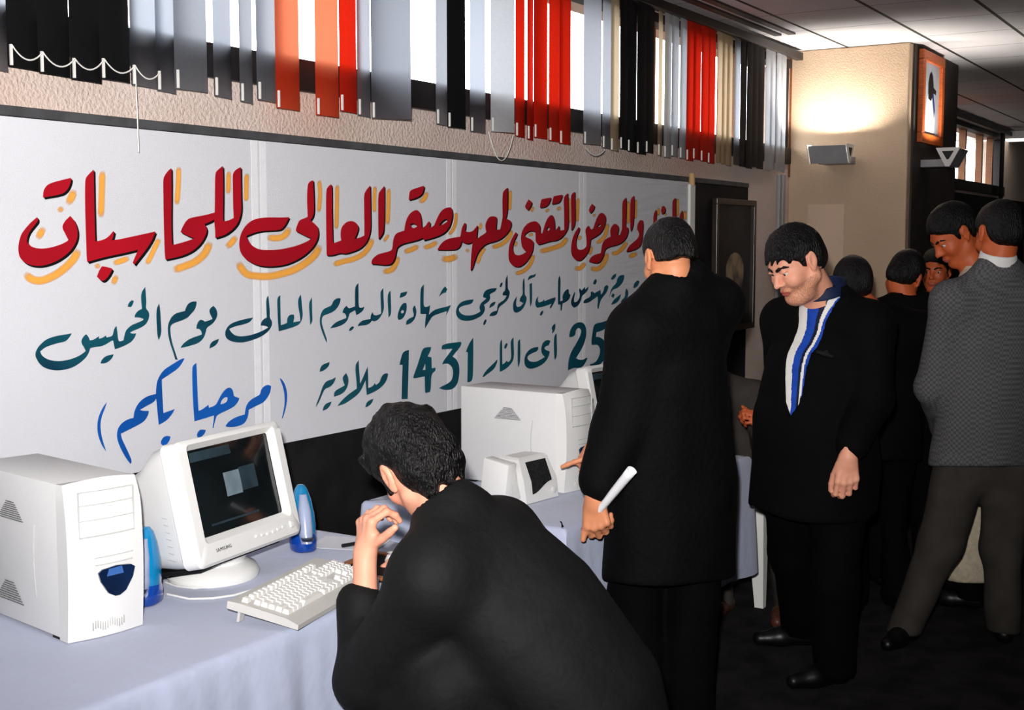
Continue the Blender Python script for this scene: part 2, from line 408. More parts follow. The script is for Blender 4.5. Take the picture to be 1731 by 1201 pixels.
pa, pc = ony(1546, 82, YP - 0.02), ony(1583, 250, YP - 0.02)
pz0, pz1 = 2.30, 2.905; px0, px1 = 8.60, 9.18
pr = empty('framed_portrait', (0, 0, 0), 0, 'wood framed portrait of a robed figure on the pillar side', 'picture')
f = MB(); wd = 0.065
for (c, d) in ((((px0 + px1) / 2, YP - 0.032, pz1 - wd / 2), (px1 - px0, 0.036, wd)), (((px0 + px1) / 2, YP - 0.032, pz0 + wd / 2), (px1 - px0, 0.036, wd)),
               ((px0 + wd / 2, YP - 0.032, (pz0 + pz1) / 2), (wd, 0.036, pz1 - pz0 - 2 * wd)), ((px1 - wd / 2, YP - 0.032, (pz0 + pz1) / 2), (wd, 0.036, pz1 - pz0 - 2 * wd))):
    f.box(c, d, bev=0.006)
f.build('frame', M_wood, pr)
M_pic = mat('picture background', (168, 178, 188), 0.4, 0.3, var=(5, 0.1))
M_robe = mat('painted robe', (214, 216, 220), 0.5, 0.3, var=(20, 0.08))
M_pdark = mat('painted dark hair', (30, 24, 22), 0.5, 0.3, var=(20, 0.2))
M_pblue = mat('painted blue', (36, 60, 120), 0.5, 0.3, var=(20, 0.2))
MB().box(((px0 + px1) / 2, YP - 0.022, (pz0 + pz1) / 2), (px1 - px0 - 2 * wd, 0.01, pz1 - pz0 - 2 * wd)).build('picture', M_pic, pr)
cxp, czp, yf = (px0 + px1) / 2, (pz0 + pz1) / 2, YP - 0.0285
def flat(pts, m, nm, y=yf):
    MB().prism([(cxp + x, y, czp + z) for x, z in pts], (0, 0.0006, 0)).build(nm, m, pr)
flat([(-0.13, -0.225), (-0.11, 0.0), (-0.05, 0.05), (0.05, 0.06), (0.1, 0.03), (0.13, -0.08), (0.10, -0.225)], M_robe, 'painted_robe')
flat([(0.02, 0.055), (0.07, 0.05), (0.12, -0.06), (0.10, -0.12), (0.05, -0.02)], M_pblue, 'painted_sash', yf - 0.0008)
flat([(-0.07, 0.0), (-0.075, 0.1), (-0.04, 0.165), (0.0, 0.185), (0.04, 0.16), (0.06, 0.1), (0.04, 0.02), (0.0, -0.01)], M_pdark, 'painted_head', yf - 0.0009)
flat([(0.04, 0.05), (0.13, 0.04), (0.14, 0.07), (0.06, 0.085)], M_pdark, 'painted_arm', yf - 0.0012)

# dark poster in a frame hung on the black cladding beside the banner
po = empty('framed_poster', (0, 0, 0), 0, 'dark framed poster with a pale face, hung right of the banner', 'picture')
qx0, qx1, qz0, qz1, qy = 7.06, 7.70, 1.10, 1.905, WY - 0.026
f = MB(); wd = 0.035
for (c, d) in ((((qx0 + qx1) / 2, qy - 0.018, qz1 - wd / 2), (qx1 - qx0, 0.034, wd)), (((qx0 + qx1) / 2, qy - 0.018, qz0 + wd / 2), (qx1 - qx0, 0.034, wd)),
               ((qx0 + wd / 2, qy - 0.018, (qz0 + qz1) / 2), (wd, 0.034, qz1 - qz0 - 2 * wd)), ((qx1 - wd / 2, qy - 0.018, (qz0 + qz1) / 2), (wd, 0.034, qz1 - qz0 - 2 * wd))):
    f.box(c, d, bev=0.004)
f.build('frame', mat('dark varnished frame', (52, 42, 36), 0.35, 0.5, var=(8, 0.2)), po)
MB().box(((qx0 + qx1) / 2, qy - 0.006, (qz0 + qz1) / 2), (qx1 - qx0 - 2 * wd, 0.008, qz1 - qz0 - 2 * wd)).build('picture', mat('dark print', (40, 40, 42), 0.5, 0.3, var=(3.2, 0.1, (20, 20, 20))), po)
fx, fz = (qx0 + qx1) / 2 + 0.03, 1.42
MB().prism([(fx + 0.15 * cos(t) * (0.9 + 0.12 * sin(3 * t)), qy - 0.0112, fz + 0.2 * sin(t) * (0.9 + 0.1 * cos(2 * t))) for t in np.linspace(0, 2 * pi, 28)[:-1]], (0, 0.0008, 0)).build('printed_face', mat('printed pale face', (158, 136, 108), 0.6, 0.3, var=(9, 0.4, (70, 66, 64))), po)

# far ceiling lamp at the edge of the picture
c = at(1722, 240, 15.0)
cl = empty('ceiling_light', (c[0], c[1], CZ - 0.001), 0, 'far white strip light under the dark ceiling', 'lamp')
MB().box((0, 0, -0.05), (0.35, 1.4, 0.09), bev=0.01).build('housing', M_white, cl)
MB().box((0, 0, -0.10), (0.28, 1.3, 0.02), bev=0.005).build('diffuser', mat('lit diffuser', (255, 250, 240), 0.5, 0.2, emit=1.6, var=(3, 0.01)), cl)
# ================================================================ BANNER
# letter outlines measured on the photo in blocks (x origin, y origin, scale), then laid on the cloth at their real size
LET_Y = WY - 0.040
def P2(blk, pts): return [(blk[0] + x / blk[2], blk[1] + y / blk[2]) for x, y in pts]
def chaikin(p):
    out = []; n = len(p)
    for i in range(n):
        a, b, c = Vector(p[i - 1]), Vector(p[i]), Vector(p[(i + 1) % n])
        u, v = b - a, c - b
        if u.length < 1e-6 or v.length < 1e-6: continue
        if abs(u.angle(v)) > 1.0: out.append(tuple(b))
        else: out.append(tuple(b.lerp(a, 0.25))); out.append(tuple(b.lerp(c, 0.25)))
    return out
def onwall(p, Y): q = ony(p[0], p[1], Y); return (q[0], q[1], q[2])
def letters(name, shapes, m, parent, dy, off=(0, 0), grow=0.0):
    bm = bmesh.new(); Y = LET_Y - dy
    for blk, outer, holes in shapes:
        loops = [chaikin(chaikin(P2(blk, outer)))] + [chaikin(P2(blk, h)) for h in holes]
        k = max(0.45, min(1.0, 1.0 - (blk[0] - 60) / 1500))      # strokes shrink with distance along the wall
        loops = [[(x + off[0] * k, y + off[1] * k) for x, y in l] for l in loops]
        flat_ = [p for l in loops for p in l]
        tris = tessellate_polygon([[Vector((x, y, 0)) for x, y in l] for l in loops])
        vs = [bm.verts.new(onwall(p, Y)) for p in flat_]
        for t in tris:
            try: bm.faces.new([vs[i] for i in t])
            except ValueError: pass
    for f in bm.faces:
        f.normal_update()
        if f.normal.y > 0: f.normal_flip()
    me = bpy.data.meshes.new(name); bm.to_mesh(me); bm.free()
    return link_mesh(name, me, m, parent)

c1, c2, c3, c4 = (20, 270, 5.458), (220, 265, 5.458), (390, 290, 6.321), (550, 300, 6.671)
c5, c6, c7 = (730, 300, 7.065), (850, 310, 7.506), (960, 310, 7.868)
RED = [
 (c1, [(288,350),(290,290),(312,250),(340,225),(400,203),(545,168),(548,190),(530,250),(495,300),(440,325)], []),
 (c1, [(235,530),(245,560),(215,600),(165,660),(140,720),(140,765),(180,805),(250,822),(330,818),(420,795),(500,762),(522,742),(490,680),(463,625),(475,590),(505,550),(540,520),(575,560),(600,620),(610,680),(600,745),(560,820),(500,880),(420,935),(330,970),(250,985),(170,975),(110,945),(70,900),(58,830),(65,760),(85,690),(125,635),(180,575)], []),
 (c1, [(675,185),(695,150),(730,115),(755,90),(757,200),(760,400),(765,600),(770,740),(772,755),(840,742),(890,715),(935,660),(945,665),(935,715),(920,745),(960,742),(1100,712),(1225,685),(1325,663),(1300,735),(1240,830),(1180,905),(1130,970),(1115,950),(1140,890),(1165,830),(1050,860),(900,890),(800,915),(695,945),(690,900),(688,820),(685,740),(680,600),(675,400)], []),
 (c1, [(785,1080),(805,1025),(830,985),(870,988),(925,1005),(925,1020),(890,1080),(850,1120),(820,1115)], []),
 (c2, [(305,205),(320,170),(350,130),(380,105),(382,200),(382,400),(380,600),(385,800),(395,815),(470,795),(570,765),(590,752),(540,735),(465,695),(480,655),(525,575),(600,555),(700,538),(780,515),(782,400),(783,160),(800,130),(830,105),(855,85),(858,200),(858,400),(855,590),(865,598),(920,585),(955,565),(950,450),(948,300),(945,170),(960,135),(990,110),(1020,95),(1022,250),(1025,400),(1028,500),(1005,590),(975,640),(930,685),(870,725),(785,750),(785,690),(780,640),(775,580),(740,600),(685,622),(705,655),(708,690),(690,740),(660,790),(620,835),(560,880),(480,915),(400,935),(325,950),(318,880),(312,700),(308,500),(306,300)], []),
 (c3, [(820,150),(840,110),(880,92),(885,200),(890,330),(890,440),(875,490),(850,520),(885,550),(920,580),(935,620),(938,680),(920,740),(885,800),(830,860),(760,915),(680,960),(590,995),(500,1012),(400,1018),(300,1008),(220,975),(150,930),(105,870),(90,800),(92,740),(100,700),(115,650),(150,590),(195,545),(250,512),(330,495),(420,490),(520,492),(600,490),(625,488),(590,560),(560,600),(530,625),(430,632),(340,635),(250,655),(165,690),(180,730),(215,780),(260,815),(320,838),(420,840),(520,835),(620,815),(700,795),(780,765),(840,735),(862,715),(800,690),(695,635),(700,600),(720,550),(735,520),(790,500),(822,485),(818,400),(815,280)], []),
 (c4, [(8,150),(25,110),(65,78),(75,100),(75,300),(78,500),(82,720),(95,742),(130,730),(180,710),(172,680),(172,600),(190,550),(245,497),(310,492),(350,515),(375,560),(365,610),(345,660),(330,695),(390,680),(440,655),(440,500),(437,300),(435,200),(455,150),(505,90),(508,200),(510,400),(512,560),(500,640),(475,710),(440,760),(390,805),(320,835),(220,865),(170,850),(80,880),(15,880),(10,700),(8,400)], []),
 (c4, [(595,190),(620,150),(665,95),(667,200),(665,400),(660,600),(640,650),(600,700),(597,600),(595,400)], []),
 (c4, [(940,255),(945,190),(955,150),(1000,128),(1110,95),(1115,115),(1090,195),(1020,235)], []),
 (c4, [(520,940),(545,905),(590,868),(660,850),(745,828),(758,790),(762,720),(780,655),(810,625),(890,600),(895,550),(915,470),(950,410),(1000,372),(1040,368),(1065,395),(1078,450),(1085,520),(1085,575),(1130,550),(1155,505),(1175,497),(1182,520),(1175,560),(1185,570),(1225,545),(1240,510),(1265,450),(1300,385),(1345,348),(1410,335),(1425,350),(1435,400),(1430,460),(1405,545),(1370,600),(1320,640),(1240,675),(1110,710),(1100,680),(1050,705),(960,728),(880,745),(815,780),(800,820),(792,880),(770,945),(730,985),(660,990),(590,980),(520,975)],
   [[(955,530),(985,515),(1025,535),(1035,555),(1000,575),(970,565)], [(1278,548),(1300,510),(1345,470),(1375,475),(1375,500),(1330,530)]]),
 (c5, [(65,865),(90,820),(130,770),(190,735),(260,720),(340,708),(350,650),(362,590),(390,545),(405,548),(405,600),(395,630),(420,655),(480,650),(520,605),(545,572),(548,590),(540,680),(535,745),(575,705),(620,680),(650,655),(640,600),(638,560),(665,500),(690,470),(730,463),(770,472),(775,510),(770,560),(768,600),(765,625),(815,622),(825,580),(835,530),(845,480),(843,380),(843,190),(865,155),(905,120),(906,250),(903,420),(880,495),(930,508),(950,535),(945,590),(920,640),(870,700),(810,745),(740,770),(670,785),(620,815),(570,865),(535,930),(510,1010),(485,1090),(462,1115),(465,1000),(472,900),(488,770),(460,785),(420,795),(370,775),(355,765),(345,810),(320,845),(280,865),(180,870)], []),
 (c6, [(280,290),(300,250),(325,205),(370,235),(370,265),(345,310),(320,345),(290,320)], []),
 (c6, [(470,310),(475,260),(490,205),(540,192),(612,182),(605,210),(580,270),(530,305)], []),
 (c6, [(622,265),(632,210),(645,165),(690,155),(755,145),(750,180),(725,235),(690,255)], []),
 (c6, [(165,620),(185,640),(165,690),(140,740),(125,800),(125,850),(145,895),(180,915),(230,912),(275,885),(300,870),(270,850),(240,800),(230,730),(230,660),(250,590),(290,530),(340,495),(400,480),(440,490),(470,530),(475,580),(473,640),(500,635),(520,570),(540,500),(570,440),(600,405),(630,405),(648,440),(660,510),(660,570),(655,600),(690,575),(710,540),(720,550),(715,590),(735,600),(780,590),(778,500),(778,350),(770,200),(785,160),(825,125),(830,250),(832,400),(832,540),(815,600),(780,655),(730,705),(670,730),(600,735),(510,765),(450,780),(415,745),(415,690),(413,620),(380,605),(340,605),(290,635),(275,660),(300,690),(350,705),(390,740),(388,800),(375,870),(340,940),(290,1010),(230,1055),(180,1065),(120,1045),(75,985),(70,900),(78,800),(100,730),(135,660)],
   [[(553,580),(575,550),(590,560),(598,585),(575,605)]]),
 (c6, [(862,165),(880,130),(915,108),(917,250),(918,420),(915,520),(890,575),(868,600),(868,400)], []),
 (c7, [(275,365),(290,320),(320,272),(355,300),(350,340),(325,375),(300,400)], []),
 (c7, [(145,580),(160,600),(145,650),(120,710),(105,780),(108,840),(140,885),(190,885),(230,860),(250,830),(248,760),(240,690),(230,630),(245,590),(275,562),(295,600),(310,615),(335,605),(350,560),(370,500),(400,430),(430,395),(465,395),(495,420),(505,470),(495,540),(470,610),(435,660),(385,700),(320,735),(300,750),(298,810),(280,890),(240,960),(190,1015),(145,1035),(90,1015),(50,960),(40,880),(48,800),(65,720),(100,640)],
   [[(385,590),(395,560),(430,540),(440,560),(425,575)]]),
 (c7, [(278,1040),(300,990),(350,950),(435,930),(445,880),(452,820),(475,770),(510,735),(570,710),(562,650),(562,620),(590,560),(620,537),(655,545),(675,580),(675,620),(660,680),(690,690),(710,640),(720,590),(722,480),(722,260),(740,220),(775,190),(778,280),(775,400),(768,580),(800,590),(803,640),(785,710),(750,760),(700,800),(640,825),(560,840),(500,870),(485,910),(470,970),(440,1030),(400,1065),(340,1060)], []),
 (c7, [(830,230),(850,190),(880,165),(885,250),(880,400),(870,560),(840,640),(825,600)], []),
 (c7, [(775,910),(800,850),(850,800),(920,745),(950,690),(940,645),(915,610),(930,530),(960,490),(995,495),(1003,560),(995,650),(985,760),(960,840),(900,880),(820,905)], []),
 (c7, [(1235,370),(1250,310),(1280,300),(1302,340),(1290,390),(1250,410)], []),
 (c7, [(1135,470),(1140,410),(1170,350),(1180,380),(1175,470),(1178,560),(1388,555),(1388,460),(1388,250),(1405,210),(1435,195),(1435,460),(1437,580),(1300,620),(1140,610)], []),
 (c7, [(1482,480),(1490,410),(1520,355),(1530,400),(1528,500),(1520,600),(1490,640),(1480,560)], []),
]
t1, t2, t3, t4 = (50, 480, 7.2125), (220, 480, 8.58), (370, 480, 8.58), (520, 470, 10.819)
t5, t6 = (650, 460, 7.868), (850, 450, 7.2125)
TEAL = [
 (t1, [(515,605),(490,650),(440,705),(360,720),(270,745),(190,775),(130,825),(145,870),(200,915),(280,940),(370,945),(470,930),(560,900),(630,865),(685,820),(660,770),(630,720),(635,680),(660,640),(690,615),(715,640),(735,690),(780,685),(830,650),(850,640),(845,670),(890,660),(930,630),(940,655),(985,645),(1015,630),(1025,570),(1040,535),(1060,515),(1070,580),(1080,690),(1100,705),(1145,690),(1155,640),(1170,580),(1195,545),(1250,500),(1330,470),(1385,445),(1390,430),(1340,410),(1280,410),(1285,375),(1320,330),(1370,305),(1360,200),(1360,130),(1375,85),(1410,40),(1415,100),(1425,230),(1415,300),(1450,335),(1462,380),(1450,440),(1415,500),(1350,540),(1260,575),(1225,595),(1250,610),(1300,605),(1285,655),(1240,710),(1180,745),(1100,780),(1040,800),(1028,740),(1018,690),(990,700),(930,740),(870,765),(800,770),(740,785),(720,850),(680,910),(610,970),(530,1020),(430,1050),(310,1060),(200,1035),(130,990),(80,910),(68,860),(90,790),(160,710),(230,665),(330,635),(430,620)], []),
 (t1, [(1195,280),(1210,230),(1245,200),(1272,210),(1260,250),(1235,285)], []),
 (t1, [(1545,390),(1550,300),(1580,240),(1595,330),(1600,450),(1610,600),(1575,690),(1560,640),(1550,500)], []),
 (t1, [(862,970),(885,920),(930,880),(1025,860),(1010,905),(960,955),(900,975)], []),
 (t2, [(690,1105),(655,1100),(620,980),(580,870),(550,740),(545,630),(560,560),(600,480),(660,430),(730,410),(795,395),(810,340),(850,280),(910,255),(965,258),(960,320),(930,390),(880,440),(840,490),(760,530),(680,555),(595,590),(580,650),(590,760),(615,880),(650,980)], []),
 (t2, [(730,930),(760,880),(830,820),(910,780),(990,755),(1040,735),(1035,690),(1000,650),(960,655),(965,600),(990,545),(1020,520),(1060,530),(1080,550),(1140,535),(1195,510),(1165,450),(1145,390),(1170,345),(1210,320),(1250,365),(1268,430),(1255,500),(1200,580),(1110,635),(1100,690),(1080,760),(1040,820),(980,865),(900,890),(800,920)], []),
 (t2, [(1150,940),(1160,875),(1200,830),(1288,800),(1275,850),(1230,905)], []),
 (t3, [(500,490),(470,530),(435,565),(340,595),(240,615),(150,655),(175,700),(230,750),(310,765),(420,755),(530,725),(630,685),(715,635),(680,610),(605,605),(615,560),(645,515),(695,490),(690,400),(685,280),(690,210),(715,170),(725,230),(740,400),(735,490),(765,530),(775,580),(755,640),(700,710),(600,775),(480,820),(350,855),(230,850),(140,820),(95,770),(90,700),(120,630),(180,575),(270,540),(390,510)], []),
 (t3, [(845,230),(860,190),(890,165),(892,300),(895,450),(900,600),(950,585),(990,565),(990,510),(1010,465),(1050,445),(1090,450),(1095,490),(1080,560),(1130,550),(1180,540),(1175,450),(1150,330),(1148,220),(1190,155),(1198,220),(1205,330),(1218,430),(1210,510),(1175,580),(1120,615),(1000,655),(930,675),(870,690),(858,580),(850,400)], []),
 (t3, [(1310,270),(1350,190),(1352,300),(1355,450),(1360,540),(1325,600),(1318,480),(1308,350)], []),
 (t4, [(350,1190),(300,1080),(255,960),(225,860),(222,740),(245,650),(290,570),(370,535),(440,505),(465,430),(510,385),(570,368),(605,380),(595,450),(555,530),(500,600),(420,645),(330,675),(275,700),(255,780),(270,880),(310,1000),(355,1130)], []),
 (t4, [(410,925),(470,850),(540,800),(640,760),(705,735),(705,690),(680,650),(640,640),(645,600),(675,540),(715,510),(735,540),(760,560),(820,540),(868,520),(865,350),(868,200),(885,140),(930,95),(932,300),(932,530),(970,555),(1040,530),(1020,590),(970,640),(890,685),(870,590),(820,620),(765,650),(750,720),(715,800),(640,860),(550,895),(470,915)], []),
 (t4, [(755,970),(770,920),(820,885),(850,900),(835,935),(790,970)], []),
 (t4, [(915,885),(935,840),(990,785),(1070,765),(1150,755),(1155,690),(1185,625),(1200,665),(1230,690),(1290,680),(1345,650),(1340,500),(1332,300),(1340,240),(1385,185),(1388,350),(1398,520),(1390,600),(1350,690),(1290,770),(1220,800),(1175,785),(1140,830),(1080,865),(1000,870)], []),
 (t4, [(1465,300),(1515,230),(1525,400),(1528,600),(1520,680),(1480,730),(1475,600),(1465,450)], []),
 (t5, [(200,345),(215,280),(305,258),(290,310),(240,335)], []),
 (t5, [(170,600),(185,530),(215,450),(260,408),(290,415),(298,460),(290,530),(260,600),(220,635),(185,638)], [[(215,530),(235,505),(258,515),(255,545),(230,555)]]),
 (t5, [(285,705),(290,650),(330,620),(385,595),(390,560),(370,500),(385,460),(405,445),(425,510),(422,570),(400,630),(350,685)], []),
 (t5, [(478,555),(475,450),(478,240),(495,195),(525,165),(520,350),(520,450),(545,470),(590,455),(607,440),(600,510),(590,570),(650,510),(740,480),(820,465),(885,440),(865,490),(815,590),(830,520),(740,550),(640,585),(605,640),(570,700),(540,755),(540,660),(555,560),(500,560)], []),
 (t5, [(720,335),(750,270),(780,215),(810,195),(835,230),(815,275),(780,280),(750,305)], []),
 (t5, [(1185,365),(1170,410),(1140,430),(1060,445),(1000,470),(985,505),(1010,550),(1070,580),(1150,580),(1220,560),(1275,525),(1260,470),(1280,415),(1330,375),(1355,350),(1310,335),(1315,290),(1350,240),(1420,218),(1495,215),(1480,255),(1430,280),(1400,300),(1410,350),(1385,395),(1320,440),(1335,460),(1335,520),(1300,575),(1240,615),(1160,645),(1080,655),(1000,635),(955,580),(948,520),(970,450),(1020,400),(1090,375)], []),
 (t5, [(1310,700),(1325,645),(1350,628),(1360,650),(1340,695),(1325,708)], []), (t5, [(1393,485),(1405,430),(1445,400),(1478,398),(1465,440),(1425,465)], []), (t5, [(1530,200),(1540,150),(1570,138),(1570,170),(1550,205)], []),
 (t5, [(1395,585),(1410,550),(1450,525),(1495,515),(1505,430),(1540,405),(1600,365),(1625,315),(1570,310),(1575,270),(1610,245),(1605,110),(1635,35),(1640,130),(1640,230),(1665,255),(1665,300),(1640,370),(1590,420),(1525,465),(1510,520),(1495,570),(1440,590)], []),
 (t6, [(175,365),(165,420),(160,480),(180,500),(220,490),(250,450),(205,430),(210,385),(245,350),(240,250),(245,170),(262,145),(268,250),(265,350),(290,375),(290,420),(265,490),(225,545),(165,575),(130,555),(122,490),(135,420)], []),
 (t6, [(325,220),(355,205),(358,350),(355,450),(335,500),(328,400)], []),
 (t6, [(300,180),(315,130),(345,110),(375,110),(405,90),(395,130),(360,145),(325,160)], []),
 (t6, [(435,365),(425,420),(440,445),(490,430),(502,405),(510,430),(560,405),(640,380),(645,400),(620,460),(580,525),(572,500),(595,460),(540,480),(480,500),(420,510),(393,480),(400,410)], []),
 (t6, [(450,600),(460,560),(490,540),(495,565),(470,605)], []),
 (t6, [(672,470),(672,250),(675,150),(690,118),(705,150),(702,300),(700,430),(730,420),(725,370),(750,310),(790,280),(805,290),(805,335),(825,350),(815,400),(770,440),(730,455),(718,545),(703,540),(705,470)], []),
 (t6, [(830,430),(850,370),(875,315),(885,330),(865,400),(870,440),(900,440),(930,400),(940,350),(925,290),(940,270),(960,300),(1000,255),(1005,285),(1045,250),(1040,290),(1000,340),(965,360),(955,420),(920,485),(870,510),(835,480)], []),
 (t6, [(980,445),(995,410),(1050,385),(1075,360),(1070,320),(1090,310),(1120,330),(1190,290),(1195,350),(1230,310),(1235,250),(1270,230),(1290,250),(1270,320),(1210,390),(1185,440),(1165,525),(1150,510),(1160,430),(1155,370),(1100,410),(1050,445),(1000,455)], []),
 (t6, [(1100,220),(1110,175),(1135,158),(1150,185),(1130,225)], []),
 (t6, [(1440,465),(1440,420),(1490,380),(1490,320),(1505,270),(1530,310),(1530,360),(1495,430)], []), (t6, [(1320,470),(1345,420),(1390,380),(1440,340),(1435,380),(1410,430),(1360,465)], []),
 (t6, [(1298,385),(1310,310),(1340,250),(1385,210),(1395,150),(1430,110),(1480,110),(1480,160),(1450,220),(1400,270),(1345,285),(1315,330)], []),
 (t6, [(1318,160),(1340,110),(1385,90),(1375,140),(1340,168)], []), (t6, [(1320,370),(1340,330),(1365,350),(1350,390)], []), (t6, [(1590,265),(1600,210),(1640,175),(1670,185),(1650,240),(1610,270)], []),
]
t7, t8, t9, t10 = (525, 600, 10.819), (665, 560, 10.006), (800, 540, 10.819), (940, 530, 10.921)
DATE = [
 (t7, [(165,315),(180,230),(230,175),(345,135),(345,190),(290,255),(220,300)], []),
 (t7, [(460,410),(450,475),(390,565),(330,600),(265,620),(220,710),(165,850),(95,965),(110,890),(170,740),(215,590),(270,500),(330,468),(400,450)], []),
 (t7, [(430,770),(430,690),(480,640),(560,600),(625,560),(590,470),(590,400),(650,335),(690,410),(695,500),(670,600),(620,680),(540,735)], []),
 (t7, [(220,1025),(240,940),(290,890),(385,855),(360,930),(300,1000)], []),
 (t7, [(490,940),(560,850),(650,760),(740,690),(845,620),(840,480),(820,300),(825,170),(880,100),(885,250),(900,420),(905,530),(950,440),(1000,320),(1045,215),(1055,400),(1055,610),(1100,595),(1150,565),(1175,515),(1195,555),(1260,510),(1290,420),(1330,355),(1390,338),(1420,350),(1405,430),(1370,510),(1300,590),(1200,665),(1030,740),(1015,600),(1003,470),(970,550),(920,660),(850,740),(760,810),(640,890),(560,920)], []),
 (t7, [(1000,970),(1015,895),(1060,840),(1150,805),(1130,870),(1080,930)], []),
 (t8, [(105,570),(120,490),(155,370),(200,335),(262,318),(258,600),(245,1050),(240,1150),(138,1150),(145,900),(155,572)], []),
 (t8, [(335,795),(345,740),(400,600),(450,440),(490,310),(540,275),(640,270),(630,330),(580,430),(645,445),(650,630),(710,620),(715,670),(640,730),(635,960),(620,1030),(540,1050),(532,960),(530,765),(440,785),(370,800)], [[(495,660),(540,550),(542,655)]]),
 (t8, [(820,310),(815,270),(845,218),(1140,182),(1155,215),(1120,280),(1000,430),(1060,470),(1110,560),(1120,680),(1105,820),(1070,920),(1000,985),(900,1000),(820,985),(770,965),(830,930),(910,895),(980,840),(1010,760),(1010,660),(985,600),(930,550),(870,550),(825,565),(850,500),(920,410),(1000,300),(930,305)], []),
 (t8, [(1228,350),(1250,280),(1300,180),(1350,112),(1352,300),(1350,640),(1340,820),(1300,865),(1250,862),(1255,700),(1258,360)], []),
 (t9, [(168,1050),(200,990),(260,910),(340,840),(440,735),(440,790),(390,900),(320,960),(250,1010),(190,1058)], []),
 (t9, [(485,965),(485,700),(485,430),(515,370),(530,420),(530,700),(535,825),(580,800),(610,755),(630,785),(665,770),(695,710),(690,560),(683,430),(700,370),(735,330),(740,480),(748,640),(735,740),(690,820),(620,890),(560,930)], []),
 (t9, [(565,530),(575,470),(605,435),(630,450),(615,510),(590,540)], []),
 (t9, [(812,440),(825,385),(858,370),(862,500),(862,700),(850,820),(820,880),(812,750)], []),
 (t9, [(1190,505),(1190,550),(1160,590),(1080,620),(1010,660),(985,700),(1005,750),(1060,780),(1150,780),(1230,740),(1310,690),(1260,640),(1240,570),(1250,490),(1280,420),(1330,385),(1390,380),(1410,400),(1390,460),(1370,485),(1330,490),(1300,530),(1320,560),(1400,590),(1390,650),(1350,740),(1280,820),(1190,870),(1090,905),(1010,905),(950,860),(932,780),(940,690),(970,620),(1020,560),(1090,520)], []),
 (t9, [(1475,370),(1490,290),(1525,258),(1528,420),(1535,620),(1515,720),(1490,745),(1480,650),(1475,500)], []), (t9, [(1432,170),(1450,115),(1500,75),(1505,150),(1480,230),(1437,265),(1450,210)], []),
 (t10, [(245,440),(245,380),(265,300),(320,210),(390,170),(450,162),(510,180),(550,250),(562,350),(550,460),(510,580),(450,700),(365,830),(430,860),(500,860),(560,820),(580,830),(550,900),(500,980),(430,1015),(350,1005),(290,1020),(220,1055),(220,960),(240,820),(290,690),(370,560),(430,450),(465,350),(455,290),(420,270),(380,285),(360,330),(360,390),(310,435)], []),
 (t10, [(660,585),(650,530),(665,400),(690,240),(730,185),(830,170),(920,140),(980,110),(965,200),(910,280),(840,325),(745,350),(735,435),(790,435),(860,470),(910,540),(932,640),(925,760),(880,870),(810,950),(720,995),(640,985),(625,940),(690,925),(750,880),(800,780),(815,690),(800,620),(760,575),(710,580)], []),
]
b1, b2 = (160, 600, 6.322), (310, 610, 8.005)
BLUE = [
 (b1, [(132,505),(110,575),(75,660),(60,750),(70,850),(95,950),(125,1035),(90,990),(55,920),(30,830),(28,730),(50,640),(90,560)], []),
 (b1, [(960,40),(935,90),(890,150),(800,210),(718,265),(720,350),(727,480),(735,625),(790,605),(858,580),(825,640),(770,705),(685,750),(675,650),(665,550),(658,470),(630,510),(560,545),(485,590),(520,602),(580,600),(575,640),(535,710),(450,760),(350,810),(280,845),(290,900),(340,1000),(380,1090),(398,1140),(385,1170),(340,1115),(280,1010),(238,900),(240,810),(275,745),(340,695),(415,675),(425,600),(465,520),(530,460),(600,432),(655,420),(660,310),(690,230),(740,160),(820,110),(890,65),(940,40)], []),
 (b1, [(705,930),(730,885),(770,865),(812,875),(800,920),(765,965),(735,975),(710,955)], []),
 (b2, [(120,110),(130,65),(175,32),(182,150),(190,400),(205,680),(250,665),(340,598),(345,640),(440,605),(480,520),(530,430),(590,370),(640,365),(670,400),(685,480),(760,510),(740,560),(690,620),(600,670),(455,735),(435,790),(405,915),(395,910),(410,800),(415,742),(280,785),(150,822),(140,700),(125,450),(120,250)], [[(500,590),(520,530),(570,490),(600,500),(590,555),(540,585)]]),
 (b2, [(178,1010),(200,960),(235,930),(305,940),(290,985),(240,1040),(195,1040)], []),
 (b2, [(570,885),(600,840),(660,790),(750,750),(830,730),(840,650),(860,590),(910,530),(980,490),(1040,460),(1050,390),(1100,340),(1150,325),(1188,345),(1180,420),(1140,500),(1080,570),(980,615),(885,665),(880,730),(860,800),(820,855),(740,890),(650,900),(590,898)], []),
 (b2, [(1305,235),(1340,260),(1380,330),(1405,430),(1405,540),(1385,650),(1350,770),(1330,790),(1350,700),(1370,600),(1370,470),(1350,360),(1310,260)], []),
]
